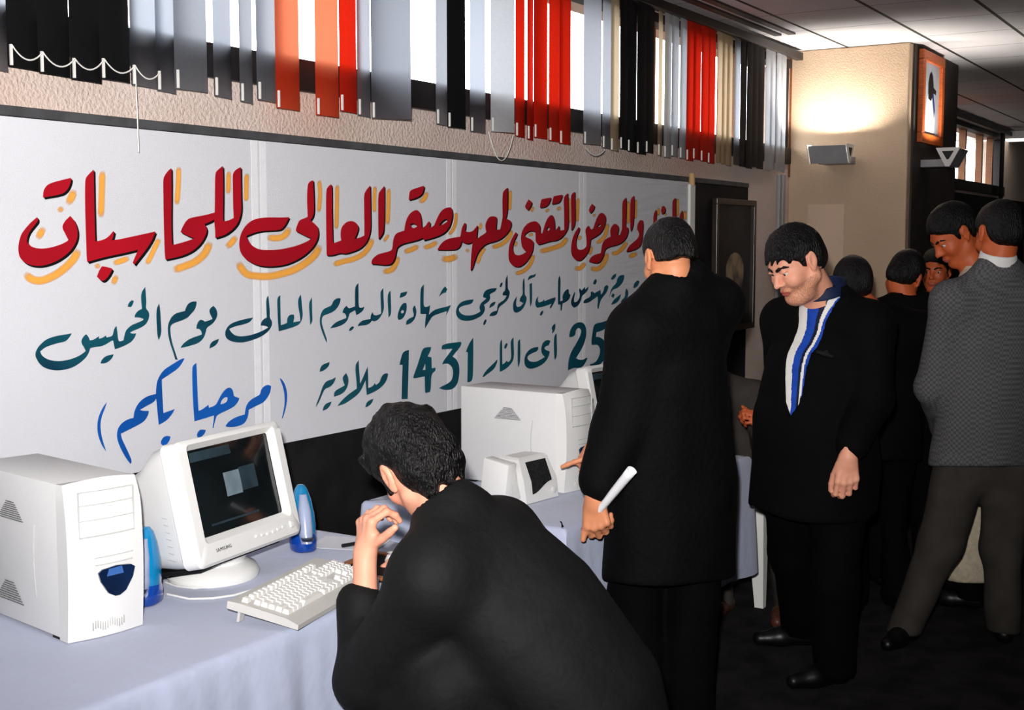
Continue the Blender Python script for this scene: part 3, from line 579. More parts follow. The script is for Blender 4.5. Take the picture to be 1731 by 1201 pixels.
ORANGE = [
 (c1,65,[(575,270),(550,350),(510,420)]),(c1,50,[(480,440),(420,480)]),(c1,60,[(300,620),(255,700),(235,740)]),(c1,70,[(620,820),(560,930),(440,1040),(300,1110),(200,1110),(110,1050)]),(c1,55,[(835,100),(830,300),(822,540)]),(c1,45,[(760,995),(820,970)]),(c1,50,[(930,960),(1010,935),(1090,905)]),(c1,50,[(970,1060),(930,1160)]),
 (c2,45,[(270,750),(210,880),(150,1000)]),(c2,45,[(447,90),(445,250),(430,450)]),(c2,66,[(740,780),(690,890),(600,970),(480,1020),(390,1050)]),(c2,40,[(910,130),(905,350)]),(c2,40,[(1075,150),(1070,420)]),(c2,55,[(985,730),(930,800),(880,840)]),
 (c3,65,[(630,590),(590,670),(520,710),(380,710)]),(c3,75,[(955,780),(900,890),(800,980),(680,1050),(540,1095),(420,1120),(300,1120),(180,1100),(110,1030),(80,960)]),(c3,42,[(945,90),(955,250),(940,440)]),(c3,42,[(1138,140),(1135,400),(1130,620)]),
 (c4,60,[(530,680),(500,770),(430,860),(320,920),(200,950),(80,990)]),(c4,40,[(560,95),(552,300),(555,400)]),(c4,45,[(715,120),(710,350),(700,540)]),(c4,35,[(715,640),(660,730)]),(c4,50,[(1150,160),(1110,250),(1050,275)]),(c4,38,[(1475,390),(1470,500),(1440,590),(1390,650)]),(c4,55,[(1060,770),(970,815),(880,845)]),(c4,50,[(1270,725),(1180,775),(1100,795)]),(c4,60,[(815,880),(800,960),(750,1040),(640,1070)]),(c4,70,[(1500,880),(1400,920),(1300,915)]),
 (c5,50,[(440,850),(410,900)]),(c5,40,[(640,840),(580,930),(545,1040)]),(c5,50,[(950,620),(920,720),(830,800),(710,840)]),(c5,38,[(938,150),(930,400)]),(c5,35,[(590,540),(575,630)]),
 (c6,45,[(385,290),(360,370)]),(c6,40,[(590,320),(540,370)]),(c6,50,[(735,290),(690,350)]),(c6,45,[(390,640),(320,665)]),(c6,40,[(175,730),(155,810)]),(c6,50,[(395,900),(340,1040),(250,1120),(150,1150)]),(c6,60,[(820,680),(760,770),(660,815),(560,845),(460,865)]),(c6,30,[(845,180),(845,520)]),(c6,40,[(955,180),(945,500)]),
 (c7,40,[(360,400),(340,450)]),(c7,45,[(170,690),(145,770)]),(c7,50,[(530,530),(500,680),(440,760),(370,800)]),(c7,45,[(315,830),(290,960)]),(c7,60,[(240,1050),(160,1130),(80,1120)]),(c7,60,[(530,920),(480,1060),(400,1140),(290,1130)]),(c7,55,[(790,770),(740,850),(660,920),(570,940)]),(c7,45,[(805,230),(800,550)]),(c7,42,[(905,210),(895,480)]),(c7,55,[(930,930),(860,960),(800,985)]),(c7,40,[(1210,320),(1200,440)]),(c7,30,[(1305,390),(1300,440)]),(c7,42,[(1460,200),(1455,450)]),(c7,45,[(1560,360),(1555,500)]),
]
# cloth
BX0, BX1, BZ0, BZ1 = 1.0, 6.69, 0.953, 1.983
def cloth_banner_mat():
    m = mat('banner cloth', (216, 217, 222), 0.7, 0.25, var=(1.2, 0.03), bump=(420, 0.25))
    nt = m.node_tree; N = nt.nodes; L = nt.links; b = N['Principled BSDF']
    # diagonal drag wrinkles near the pole end
    tc = N.new('ShaderNodeTexCoord'); mp = N.new('ShaderNodeMapping'); mp.inputs['Rotation'].default_value = (0, radians(-32), 0); mp.inputs['Scale'].default_value = (2.5, 1, 26)
    L.new(tc.outputs['Object'], mp.inputs[0])
    n = N.new('ShaderNodeTexNoise'); n.inputs['Scale'].default_value = 1.0; n.inputs['Detail'].default_value = 2; L.new(mp.outputs[0], n.inputs['Vector'])
    sx = N.new('ShaderNodeSeparateXYZ'); L.new(tc.outputs['Object'], sx.inputs[0])
    mr = N.new('ShaderNodeMapRange'); mr.inputs[1].default_value = 4.9; mr.inputs[2].default_value = 6.6; L.new(sx.outputs[0], mr.inputs[0])
    mu = N.new('ShaderNodeMath'); mu.operation = 'MULTIPLY'; L.new(n.outputs[0], mu.inputs[0]); L.new(mr.outputs[0], mu.inputs[1])
    bp = N.new('ShaderNodeBump'); bp.inputs['Strength'].default_value = 1.0; bp.inputs['Distance'].default_value = 0.02
    L.new(mu.outputs[0], bp.inputs['Height'])
    old = b.inputs['Normal'].links[0].from_node; L.new(old.outputs[0], bp.inputs['Normal']); L.new(bp.outputs[0], b.inputs['Normal'])
    return m
M_ban = cloth_banner_mat()
M_seam = mat('banner seam', (236, 237, 240), 0.7, 0.25, bump=(420, 0.25), var=(40, 0.02))
bn = empty('banner', (0, 0, 0), 0, 'long white cloth banner with painted red, teal and blue Arabic lettering', 'banner')
m = MB(); m.box(((BX0 + BX1) / 2, LET_Y + 0.0035, (BZ0 + BZ1) / 2), (BX1 - BX0, 0.005, BZ1 - BZ0))
for px in (440, 764, 985):
    for dx, wd_ in ((-0.022, 0.03), (0.02, 0.03)):
        x = ony(px, 400, LET_Y)[0] + dx; m.box((x, LET_Y + 0.0008, (BZ0 + BZ1) / 2), (wd_, 0.0012, BZ1 - BZ0 - 0.004), mi=1)
m.build('cloth', [M_ban, M_seam], bn)
M_lr = mat('red paint', (170, 14, 32), 0.5, 0.3, var=(3, 0.1)); M_lk = mat('black paint', (14, 12, 14), 0.5, 0.3, var=(9, 0.1))
M_lt = mat('teal paint', (14, 84, 100), 0.5, 0.3, var=(3.5, 0.1, (8, 54, 74))); M_lb = mat('blue paint', (10, 84, 170), 0.5, 0.3, var=(5, 0.15))
M_ly = mat('date paint', (10, 84, 98), 0.5, 0.3, var=(3.5, 0.1, (8, 66, 84)))
# airbrushed orange shadow strokes: soft edges through a colour attribute used as opacity
def orange_mat():
    m = mat('orange airbrush', (246, 172, 74), 0.6, 0.25, var=(5, 0.05))
    nt = m.node_tree; N = nt.nodes; L = nt.links
    at_ = N.new('ShaderNodeVertexColor'); at_.layer_name = 'soft'
    tr = N.new('ShaderNodeBsdfTransparent'); mx = N.new('ShaderNodeMixShader')
    L.new(at_.outputs[0], mx.inputs[0]); L.new(tr.outputs[0], mx.inputs[1]); L.new(N['Principled BSDF'].outputs[0], mx.inputs[2])
    L.new(mx.outputs[0], N['Material Output'].inputs[0]); return m
def strokes(name, data, m, parent, dy):
    verts, faces, soft = [], [], []
    prof = ((-0.62, 0.0), (-0.36, 0.9), (0.0, 1.0), (0.36, 0.9), (0.62, 0.0))
    for blk, wd_, pts in data:
        p = [Vector(q) for q in P2(blk, pts)]
        # Catmull-Rom
        q = []
        for i in range(len(p) - 1):
            a, b, c, d = p[max(i - 1, 0)], p[i], p[i + 1], p[min(i + 2, len(p) - 1)]
            for t in np.linspace(0, 1, 7)[:-1]:
                q.append(0.5 * ((2 * b) + (c - a) * t + (2 * a - 5 * b + 4 * c - d) * t * t + (3 * b - a - 3 * c + d) * t ** 3))
        q.append(p[-1])
        W = wd_ / blk[2]; base = len(verts); n = len(q)
        L = [0.0]
        for i in range(1, n): L.append(L[-1] + (q[i] - q[i - 1]).length)
        for i in range(n):
            dr = (q[min(i + 1, n - 1)] - q[max(i - 1, 0)]).normalized(); nr = Vector((-dr.y, dr.x))
            e = min(L[i], L[-1] - L[i]) / (W * 0.8); e = min(1, max(0, e))
            for o, s in prof:
                v = q[i] + nr * o * W * (0.55 + 0.45 * sqrt(e)); verts.append(onwall(v, LET_Y - dy)); soft.append(s * e)
        for i in range(n - 1):
            for k in range(4): faces.append((base + i * 5 + k, base + i * 5 + k + 1, base + (i + 1) * 5 + k + 1, base + (i + 1) * 5 + k))
    me = bpy.data.meshes.new(name); me.from_pydata(verts, [], faces)
    ca = me.color_attributes.new('soft', 'FLOAT_COLOR', 'POINT')
    for i, s in enumerate(soft): ca.data[i].color = (s, s, s, 1)
    return link_mesh(name, me, m, parent)
strokes('orange_shading', ORANGE, orange_mat(), bn, 0.0012)
for k, o in enumerate(((1.7, 2.0), (3.4, 4.0))):
    pass
letters('black_shading', [s for s in RED], M_lk, bn, 0.0022, (3.2, 3.6))
letters('black_edge', [s for s in RED], M_lk, bn, 0.0019, (1.6, 1.8))
letters('red_lettering', RED, M_lr, bn, 0.0030)
letters('teal_lettering', TEAL, M_lt, bn, 0.0022)
letters('date_lettering', DATE, M_ly, bn, 0.0024)
letters('blue_lettering', BLUE, M_lb, bn, 0.0026)
# white edge strip and wooden pole at the right end
pl = MB(); pl.box((BX1 + 0.03, LET_Y - 0.004, (BZ0 + BZ1) / 2 - 0.02), (0.075, 0.02, BZ1 - BZ0 + 0.02), bev=0.008); pl.build('edge_sleeve', mat('white sleeve', (232, 230, 224), 0.6, 0.2, bump=(90, 0.2), var=(8, 0.03)), bn)
MB().cyl((BX1 + 0.035, LET_Y - 0.002, BZ1 - 0.02), (BX1 + 0.035, LET_Y - 0.002, BZ1 + 0.05), 0.018).build('pole', mat('pale pole wood', (196, 160, 112), 0.6, 0.2, var=(12, 0.1)), bn, smooth=1.0)
# ================================================================ TABLES AND CLOTHS
M_cloth = mat('tablecloth', (180, 188, 212), 0.7, 0.25, var=(1.6, 0.05), bump=(14, 0.5), sheen=0.2)
M_tab = mat('table board', (70, 64, 60), 0.6, 0.3, var=(6, 0.15))
TZ = 0.75
def table(name, label, x0, x1, y0, y1, h=TZ):
    t = empty(name, ((x0 + x1) / 2, (y0 + y1) / 2, 0), 0, label, 'table'); w_, d_ = x1 - x0, y1 - y0
    MB().box((0, 0, h - 0.02), (w_ - 0.02, d_ - 0.02, 0.03), bev=0.004).build('tabletop', M_tab, t)
    for sx in (-1, 1):
        for sy in (-1, 1):
            MB().box((sx * (w_ / 2 - 0.12), sy * (d_ / 2 - 0.12), (h - 0.035) / 2), (0.045, 0.045, h - 0.035), bev=0.004).build('leg', M_tab, t)
    return t
def tablecloth(label, x0, x1, y0, y1, hang, seed, z=TZ, amp=0.035, group=None, corner=0.05, sides=(1, 1, 1, 1)):
    rnd = random.Random(seed); w_, d_ = x1 - x0, y1 - y0; n = 520
    per = 2 * (w_ + d_); pts = []
    r = 0.018
    for i in range(n):
        s = per * i / n
        if s < w_: p = (x0 + s, y0); nr = (0, -1); k = 0; e = min(s, w_ - s)
        elif s < w_ + d_: p = (x1, y0 + s - w_); nr = (1, 0); k = 1; e = min(s - w_, w_ + d_ - s)
        elif s < 2 * w_ + d_: p = (x1 - (s - w_ - d_), y1); nr = (0, 1); k = 2; e = min(s - w_ - d_, 2 * w_ + d_ - s)
        else: p = (x0, y1 - (s - 2 * w_ - d_)); nr = (-1, 0); k = 3; e = min(s - 2 * w_ - d_, per - s)
        pts.append((p, nr, k, e, s))
    ph = [rnd.uniform(0, 6.28) for _ in range(6)]
    def fold(s):
        return 0.5 + 0.5 * (0.55 * sin(21 * s + ph[0] + 1.4 * sin(3.1 * s + ph[1])) + 0.3 * sin(37 * s + ph[2] + sin(5 * s)) + 0.15 * sin(71 * s + ph[3]))
    cx, cy = (x0 + x1) / 2, (y0 + y1) / 2; rings = []
    for j, dr in enumerate((-0.05, -0.012, 0.0, 0.008, 0.03, 0.07, 0.13, 0.2, 0.28, 0.37, 1.0)):
        ring = []
        for p, nr, k, e, s in pts:
            if j < 3:
                q = (p[0] + nr[0] * dr, p[1] + nr[1] * dr)
                if j == 0: q = (cx + (p[0] - cx) * 0.9, cy + (p[1] - cy) * 0.86)
                ring.append((q[0], q[1], z + (0.004 if j < 2 else 0.002))); continue
            H = hang * sides[k]; dd = min(dr, H) if dr < 1 else H
            dd = dd * (1 + corner * max(0, 1 - e / 0.25) * (dd / hang))
            t = dd / hang; o = 0.006 + amp * fold(s) * t ** 0.7 + 0.015 * t
            # corners: blend the outward direction so the sides meet
            c = max(0.0, 1 - e / 0.06); nx, ny = nr
            sxn, syn = (1 if p[0] > cx else -1), (1 if p[1] > cy else -1)
            vx, vy = nx + c * 0.7 * (sxn if nx == 0 else 0), ny + c * 0.7 * (syn if ny == 0 else 0)
            hem = 0.012 * sin(9 * s + ph[4]) * t
            ring.append((p[0] + vx * o, p[1] + vy * o, z - dd - (0.0 if dr < 1 else hem)))
        rings.append(ring)
    m = MB(); m.loft(rings, caps=False); m.bm.verts.ensure_lookup_table()
    m.bm.faces.new([m.bm.verts[i] for i in range(n)])
    o = m.build('tablecloth', M_cloth, None, smooth=1.2)
    return tag(o, label, 'tablecloth', group)
T1 = (0.95, 3.0, 1.95, 2.75)
table('table', 'long table by the banner wall carrying the left computer set', *T1)
tablecloth('pale blue white cloth on the nearest table, under keyboard and monitor', *T1, 0.55, 3, amp=0.048)
T2 = (3.42, 5.0, 1.92, 2.72)
table('table', 'second table along the wall carrying the second white tower', *T2)
tablecloth('pale cloth on the second table, hanging behind the rolled paper', *T2, 0.47, 8, amp=0.022, corner=0.02)
# ================================================================ COMPUTERS
M_beige = mat('ivory plastic', (226, 226, 224), 0.45, 0.4, var=(3, 0.015), bump=(300, 0.08))
M_ivory2 = mat('ivory plastic side', (214, 214, 214), 0.5, 0.35, var=(3, 0.02), bump=(300, 0.1))
M_line = mat('panel groove', (186, 186, 184), 0.6, 0.2, var=(9, 0.05))
M_mesh = mat('vent holes', (120, 120, 122), 0.7, 0.2, var=(300, 0.5))
M_navy = mat('dark blue gloss', (10, 30, 62), 0.15, 0.6, var=(9, 0.3), coat=0.6)
M_bluelogo = mat('blue highlight plastic', (56, 96, 160), 0.3, 0.5, var=(12, 0.1))
def tower(loc, rz, label):
    """front faces -Y, left front bottom corner at the origin"""
    W, D, H = 0.19, 0.46, 0.355
    t = empty('computer_tower', loc, rz, label, 'computer', 'white computer towers on the tables')
    m = MB(); m.box((W / 2, 0.035 + (D - 0.035) / 2, H / 2 + 0.002), (W - 0.004, D - 0.035, H - 0.004), bev=0.004); case = m.build('case', M_ivory2, t, smooth=0.6)
    # front panel: rounded shoulders, slight belly
    m = MB(); rings = []
    for i in range(15):
        z = H * i / 14; b = 0.010 * sin(pi * i / 14); top = 0.012 * max(0, (i - 11) / 3) ** 2
        o = []
        for k in range(13):
            u = k / 12; yb = -0.012 * sin(pi * u) - b + top; ins = 0.004 * max(0, (i - 12) / 2)
            o.append((W * u * (1 - 2 * ins / W) + ins, yb, z + 0.008 * sin(pi * u) * (i / 14) ** 4))
        rings.append(o + [(W - 0.001, 0.036, z), (0.001, 0.036, z)])
    m.loft(rings); front = m.build('front_panel', M_beige, t, smooth=0.7)
    # drive bays
    m = MB()
    def strip(x0, x1, z, tilt=0.0, th=0.0016):
        n = 8
        for i in range(n):
            u0, u1 = x0 + (x1 - x0) * i / n, x0 + (x1 - x0) * (i + 1) / n; u = (u0 + u1) / 2 / W
            b = 0.010 * sin(pi * z / H)
            m.box(((u0 + u1) / 2, -0.012 * sin(pi * u) - b - 0.0006, z), (u1 - u0 + 0.001, 0.003, th))
    for z in (0.235, 0.272, 0.306, 0.336): strip(0.028, 0.164, z, th=0.0028 if z == 0.235 else 0.0014)
    strip(0.06, 0.158, 0.185); strip(0.062, 0.156, 0.168, th=0.0022)
    for x in (0.028, 0.165): m.box((x, -0.0125 if x < 0.1 else -0.0125, 0.286), (0.0016, 0.005, 0.102))
    for k in range(14): m.box((0.055 + k * 0.006, -0.013, 0.028 + 0.004 * sin(k)), (0.0012, 0.006, 0.018))
    m.build('drive_bay_lines', M_line, t)
    out = [(-0.046, 0.022), (-0.036, 0.029), (0.0, 0.033), (0.036, 0.029), (0.046, 0.022), (0.04, 0.0), (0.022, -0.028), (0.006, -0.037), (-0.006, -0.037), (-0.022, -0.028), (-0.04, 0.0)]
    m = MB(); m.prism([(0.112 + x, -0.0255, 0.128 + z) for x, z in out], (0, 0.014, 0)); m.build('power_badge', M_navy, t)
    m = MB(); m.prism([(0.112 + x, -0.0268, 0.128 + z) for x, z in ((-0.026, 0.012), (-0.02, 0.028), (0.012, 0.03), (0.016, 0.013))], (0, 0.003, 0)); m.build('power_button', M_bluelogo, t)
    for (zc, yc, hh) in ((0.27, 0.245, 0.045), (0.075, 0.26, 0.05)):
        m = MB()
        for i in range(9):
            L = hh * (1.3 - 0.11 * i); m.box((-0.0002, yc + 0.02 * 0, zc - hh / 2 + hh * i / 9), (0.0012, L * 2.0, 0.0026))
        m.build('side_vent', M_mesh, case)
    m = MB(); m.tube([(0.0005, 0.135 + 0.008 * sin(pi * k / 12), 0.08 + 0.17 * k / 12) for k in range(13)], 0.0016, 5); m.build('side_crease', M_line, case)
    for sx in (0.02, W - 0.02):
        for sy in (0.06, D - 0.05): MB().box((sx, sy, 0.001), (0.03, 0.03, 0.006)).build('foot', M_darkg, t)
    return t
tower((1.833, 2.297, TZ + 0.006), radians(-9.8), 'white computer tower at the left edge, nearest to the camera')
tower((3.895, 2.19, TZ + 0.006), radians(-3), 'white computer tower on the second table beside the pointing hand')

M_screen = mat('dark screen glass', (18, 24, 26), 0.12, 0.5, var=(3, 0.3, (10, 12, 13)), coat=0.3)
M_win1 = mat('screen image pale', (108, 124, 134), 0.3, 0.3, var=(20, 0.15)); M_win2 = mat('screen image dark', (40, 54, 62), 0.3, 0.3, var=(20, 0.2))
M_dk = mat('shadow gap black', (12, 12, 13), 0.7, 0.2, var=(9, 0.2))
def monitor(loc, rz, tilt, label, logo=True):
    """screen faces -Y; origin = middle of the bottom edge of the front bezel"""
    W, H = 0.45, 0.32
    t = empty('crt_monitor', loc, rz, label, 'monitor', 'white tube monitors on the tables')
    Rt = Matrix.Rotation(-tilt, 4, 'X')
    def T(m): 
        for v in m.bm.verts: v.co = Rt @ v.co
        return m
    # bezel with a screen opening
    def ring(w, h, y, r, zc): return [(x, y, zc + z) for x, z in rrect(w, h, r, 5)]
    zc = H / 2; sw, sh, szc = 0.345, 0.222, H / 2 + 0.022
    m = MB(); m.loft([ring(W - 0.02, H - 0.02, 0.06, 0.02, zc), ring(W, H, 0.05, 0.022, zc), ring(W, H, 0.008, 0.022, zc), ring(W - 0.016, H - 0.016, 0.0, 0.018, zc), ring(sw + 0.03, sh + 0.03, -0.001, 0.014, szc), ring(sw, sh, 0.016, 0.010, szc)], caps=False)
    T(m).build('bezel', M_beige, t, smooth=0.7)
    # tube face, gently bulged
    m = MB(); m.grid(lambda u, v: ((u - 0.5) * sw, 0.018 - 0.010 * (1 - (2 * u - 1) ** 2) * (1 - (2 * v - 1) ** 2), szc + (v - 0.5) * sh), 14, 10)
    scr = T(m).build('screen', M_screen, t, smooth=2)
    for mt, nm, (u0, u1, v0, v1) in ((M_win1, 'screen_image', (0.34, 0.53, 0.38, 0.66)), (M_win2, 'screen_image', (0.53, 0.74, 0.40, 0.68)), (M_win2, 'screen_image', (0.03, 0.5, 0.86, 0.97)), (M_win2, 'screen_image', (0.12, 0.7, 0.1, 0.125))):
        m = MB(); m.grid(lambda u, v: ((u0 + (u1 - u0) * u - 0.5) * sw, 0.0172 - 0.010 * (1 - (2 * (u0 + (u1 - u0) * u) - 1) ** 2) * (1 - (2 * (v0 + (v1 - v0) * v) - 1) ** 2), szc + (v0 + (v1 - v0) * v - 0.5) * sh), 6, 6)
        T(m).build(nm, mt, scr, smooth=2)
    # casing behind: full shell then the tapered tube housing
    m = MB(); m.loft([ring(W - 0.01, H - 0.008, 0.052, 0.03, zc), ring(W - 0.02, H - 0.014, 0.10, 0.04, zc - 0.003), ring(W - 0.06, H - 0.055, 0.17, 0.05, zc - 0.02), ring(W - 0.10, H - 0.09, 0.27, 0.05, zc - 0.035), ring(W - 0.18, H - 0.14, 0.36, 0.05, zc - 0.045), ring(W - 0.24, H - 0.19, 0.385, 0.04, zc - 0.05)])
    cs = T(m).build('casing', M_ivory2, t, smooth=0.8)
    for s in (-1, 1):
        m = MB()
        for i in range(7):
            z0 = 0.05 + 0.02 * i; x = s * (W / 2 - 0.012)
            m.tube([(s * (W / 2 - 0.004 - 0.0285 * (k / 8) * (1 + 0.3 * k / 8)), 0.075 + 0.10 * k / 8, 0.03 + 0.018 * i + 0.01 * sin(k / 3)) for k in range(9)], 0.0012, 4)
        T(m).build('casing_ribs', M_line, cs)
    # buttons and badge under the tube
    m = MB()
    for k in range(6): m.box((0.02 + 0.024 * k, -0.001, 0.030 + 0.002 * abs(k - 2.5)), (0.017, 0.006, 0.007), bev=0.0015)
    m.box((0.178, -0.001, 0.034), (0.02, 0.008, 0.02), bev=0.004); T(m).build('buttons', M_beige, t)
    if logo:
        cu = bpy.data.curves.new('badge', 'FONT'); cu.body = 'SAMSUNG'; cu.size = 0.0125; cu.align_x = 'CENTER'; cu.space_character = 1.15; cu.extrude = 0.0004
        tmp = bpy.data.objects.new('tmp', cu); COL.objects.link(tmp); dg = bpy.context.evaluated_depsgraph_get()
        me = bpy.data.meshes.new_from_object(tmp.evaluated_get(dg)); bpy.data.objects.remove(tmp)
        me.transform(Rt @ Matrix.Translation((-0.125, -0.0025, 0.030)) @ Matrix.Rotation(pi / 2, 4, 'X')); me.materials.clear()
        link_mesh('badge', me, mat('badge grey', (70, 72, 76), 0.4, 0.4, var=(30, 0.1)), t)
    # underside shadow plate, neck and round foot
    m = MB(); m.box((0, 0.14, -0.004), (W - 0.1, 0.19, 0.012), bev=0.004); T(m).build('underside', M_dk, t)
    zb = TZ + 0.005 - loc[2]
    MB().lathe([(0.125, 0.0), (0.128, 0.012), (0.118, 0.030), (0.09, 0.044), (0.088, 0.05)], (0.02, 0.15, zb), 40, 1.0, 0.92).build('foot_disc', M_beige, t, smooth=0.7)
    MB().lathe([(0.085, 0.045), (0.10, 0.062), (0.108, max(0.07, -zb + 0.006))], (0.02, 0.15, zb), 36, 1.0, 0.9).build('neck', M_beige, t, smooth=0.7)
    return t
mc = ((2.201 + 2.646) / 2, (2.256 + 2.316) / 2)
monitor((mc[0], mc[1], 0.845), radians(7.6), radians(13), 'white tube monitor with a dark screen between the two blue speakers')
monitor((4.70, 2.34, 0.835), radians(-4), radians(12), 'white monitor behind the second tower, mostly hidden by the black coat', logo=False)

# ---- keyboard
M_key = mat('key caps', (228, 227, 222), 0.5, 0.35, var=(40, 0.03)); M_kb = mat('keyboard shell', (196, 194, 190), 0.5, 0.35, var=(12, 0.03), bump=(200, 0.1))
kb = empty('keyboard', (2.128, 2.105, TZ + 0.005), radians(12.5), 'ivory keyboard lying along the table edge in front of the monitor', 'keyboard')
KT = Matrix.Rotation(radians(9), 4, 'X')     # rear feet flipped out
def KB(m):
    for v in m.bm.verts: v.co.x *= 0.945
    for v in m.bm.verts: v.co = KT @ (v.co + Vector((0, 0.0, 0.0))) + Vector((0, -0.19, 0.004))
    return m
# local x along the length, y from front edge (0) to rear edge (0.19)
m = MB(); m.loft([[(0.0, y, z) for y, z in ((0, 0.0), (0, 0.012), (0.035, 0.020), (0.155, 0.024), (0.19, 0.022), (0.19, 0.004))], [(0.46, y, z) for y, z in ((0, 0.0), (0, 0.012), (0.035, 0.020), (0.155, 0.024), (0.19, 0.022), (0.19, 0.004))]])
KB(m).build('shell', M_kb, kb, smooth=0.5)
m = MB()
def cap(x, y, w_=0.0165, d_=0.0165):
    z = 0.020 + (y - 0.035) / 0.12 * 0.004
    b = MB(); b.box((0, 0, 0), (w_, d_, 0.011), bev=0.0)
    for v in b.bm.verts:
        if v.co.z > 0: v.co.x *= 0.76; v.co.y *= 0.78
    b.bm.verts.index_update()
    mp = {v: m.bm.verts.new(v.co + Vector((x, y, z + 0.005))) for v in b.bm.verts}
    for f in b.bm.faces: m.bm.faces.new([mp[v] for v in f.verts])
    b.bm.free()
P_ = 0.0192
for r in range(5):
    y = 0.048 + r * 0.0192; x = 0.022; k = 0
    if r == 0:
        for w_ in (1.4, 1.1, 1.4, 6.0, 1.4, 1.1, 1.1, 1.5): cap(x + w_ * P_ / 2, y, w_ * P_ - 0.0027); x += w_ * P_
    else:
        lead = (2.25, 1.75, 1.5, 1.0)[r - 1]; cap(x + lead * P_ / 2, y, lead * P_ - 0.0027); x += lead * P_
        nk = (10, 11, 12, 12)[r - 1]
        for _ in range(nk): cap(x + P_ / 2, y); x += P_
        rest = 15 * P_ + 0.022 - x
        cap(x + rest / 2, y, rest - 0.0027)
    if r in (0, 1):
        for j in ((0, 1, 2) if r == 0 else (1,)): cap(0.327 + j * P_, y)
    if r in (3, 4):
        for j in range(3): cap(0.327 + j * P_, y)
    for j in range(4): cap(0.397 - 0.006 + j * 0.0165, y, 0.0142)
for i in range(13):
    x = 0.030 + i * 0.0212 + (0.008 if i > 0 else 0) + (0.006 if i > 4 else 0) + (0.006 if i > 8 else 0) - 0.006; cap(x, 0.153)
for j in range(3): cap(0.327 + j * P_, 0.153)
KB(m).build('keys', M_key, kb)
for x in (0.03, 0.43):
    m = MB(); m.box((x, 0.165, -0.012), (0.022, 0.007, 0.05)); KB(m)
    for v in m.bm.verts: v.co.z = max(v.co.z, 0.0015)
    m.build('foot', M_kb, kb)

# ---- blue speakers
M_blue = mat('blue translucent plastic', (6, 116, 168), 0.18, 0.5, var=(7, 0.15), coat=0.6)
M_blue2 = mat('deep blue plastic', (6, 60, 150), 0.2, 0.5, var=(7, 0.2), coat=0.6)
M_clear = mat('pale clear plastic', (150, 160, 186), 0.2, 0.5, var=(12, 0.12), coat=0.5)
M_spk = mat('speaker dark part', (28, 36, 52), 0.3, 0.5, var=(20, 0.4))
def speaker(loc, rz, label, lean):
    t = empty('desktop_speaker', loc, rz, label, 'speaker', 'blue speakers beside the monitor')
    def sec(z, w_, d_, y, n=20): return [(w_ * cos(a) * (abs(cos(a)) ** -0.3 if abs(cos(a)) > .2 else 1.3) * 0.5 * 0.92, y + d_ / 2 * sin(a), z) for a in np.linspace(0, 2 * pi, n + 1)[:-1]]
    m = MB(); m.loft([sec(z, w_, d_, y + lean * z) for z, w_, d_, y in ((0.048, 0.078, 0.075, 0), (0.07, 0.082, 0.078, 0), (0.11, 0.076, 0.07, 0.003), (0.15, 0.06, 0.055, 0.006), (0.178, 0.038, 0.036, 0.009), (0.188, 0.02, 0.02, 0.010))])
    m.build('body', M_blue, t, smooth=0.9)
    m = MB(); m.loft([sec(z, w_, d_, 0.0) for z, w_, d_ in ((0.0, 0.07, 0.085), (0.006, 0.082, 0.098), (0.03, 0.085, 0.094), (0.05, 0.078, 0.076))]); m.build('base', M_blue2, t, smooth=0.9)
    m = MB(); m.loft([sec(z, w_, d_, y + lean * z) for z, w_, d_, y in ((0.03, 0.035, 0.055, -0.038), (0.06, 0.045, 0.05, -0.034), (0.12, 0.04, 0.042, -0.026), (0.165, 0.024, 0.026, -0.012))]); m.build('grille', M_clear, t, smooth=0.9)
    m = MB(); m.lathe([(0.004, 0.0), (0.016, 0.003), (0.02, 0.012), (0.004, 0.013)], (0.0, -0.055, 0.035), 16); m.build('knob', M_spk, t, smooth=0.9)
    return t
speaker((2.155, 2.40, TZ + 0.005), radians(-60), 'blue speaker squeezed between the left tower and the monitor', 0.0)
speaker((2.775, 2.43, TZ + 0.005), radians(-35), 'blue speaker standing at the right edge of the monitor', 0.05)

# ---- small white speaker by the second tower
M_mesh2 = mat('black speaker cloth', (30, 30, 31), 0.85, 0.15, var=(120, 0.5))
ms = empty('desktop_speaker', (3.655, 2.20, TZ + 0.007), radians(-6), 'small white boxy speaker with a black front beside the second tower', 'speaker')
m = MB(); m.loft([[(x, y, 0.0) for x, y in ((0.0, 0.0), (0.185, 0.0), (0.17, 0.14), (0.015, 0.14))], [(x, y, 0.07) for x, y in ((-0.004, 0.008), (0.182, 0.008), (0.168, 0.14), (0.012, 0.14))], [(x, y, 0.145) for x, y in ((0.008, 0.04), (0.17, 0.04), (0.16, 0.13), (0.02, 0.13))], [(x, y, 0.152) for x, y in ((0.02, 0.05), (0.16, 0.05), (0.15, 0.12), (0.03, 0.12))]])
m.build('body', M_beige, ms, smooth=0.5)
def fy(z): return (0.008 * z / 0.07 if z < 0.07 else 0.008 + 0.032 * (z - 0.07) / 0.075) - 0.0015
def gr(u, v):
    z0 = 0.028 + 0.034 * (0.5 - 0.5 * cos(pi * u)); z = z0 + (0.136 - z0) * v; return (0.036 + 0.116 * u, fy(z), z)
MB().grid(gr, 12, 10).build('grille', M_mesh2, ms)
m = MB(); m.box((-0.03, 0.10, 0.08), (0.05, 0.11, 0.135), rot=rot3(x=radians(8)), bev=0.006); m.build('side_shell', M_beige, ms, smooth=0.6)
m = MB(); m.box((-0.002, 0.055, 0.075), (0.012, 0.03, 0.125), rot=rot3(x=radians(-14))); m.build('side_slot', M_line, ms)
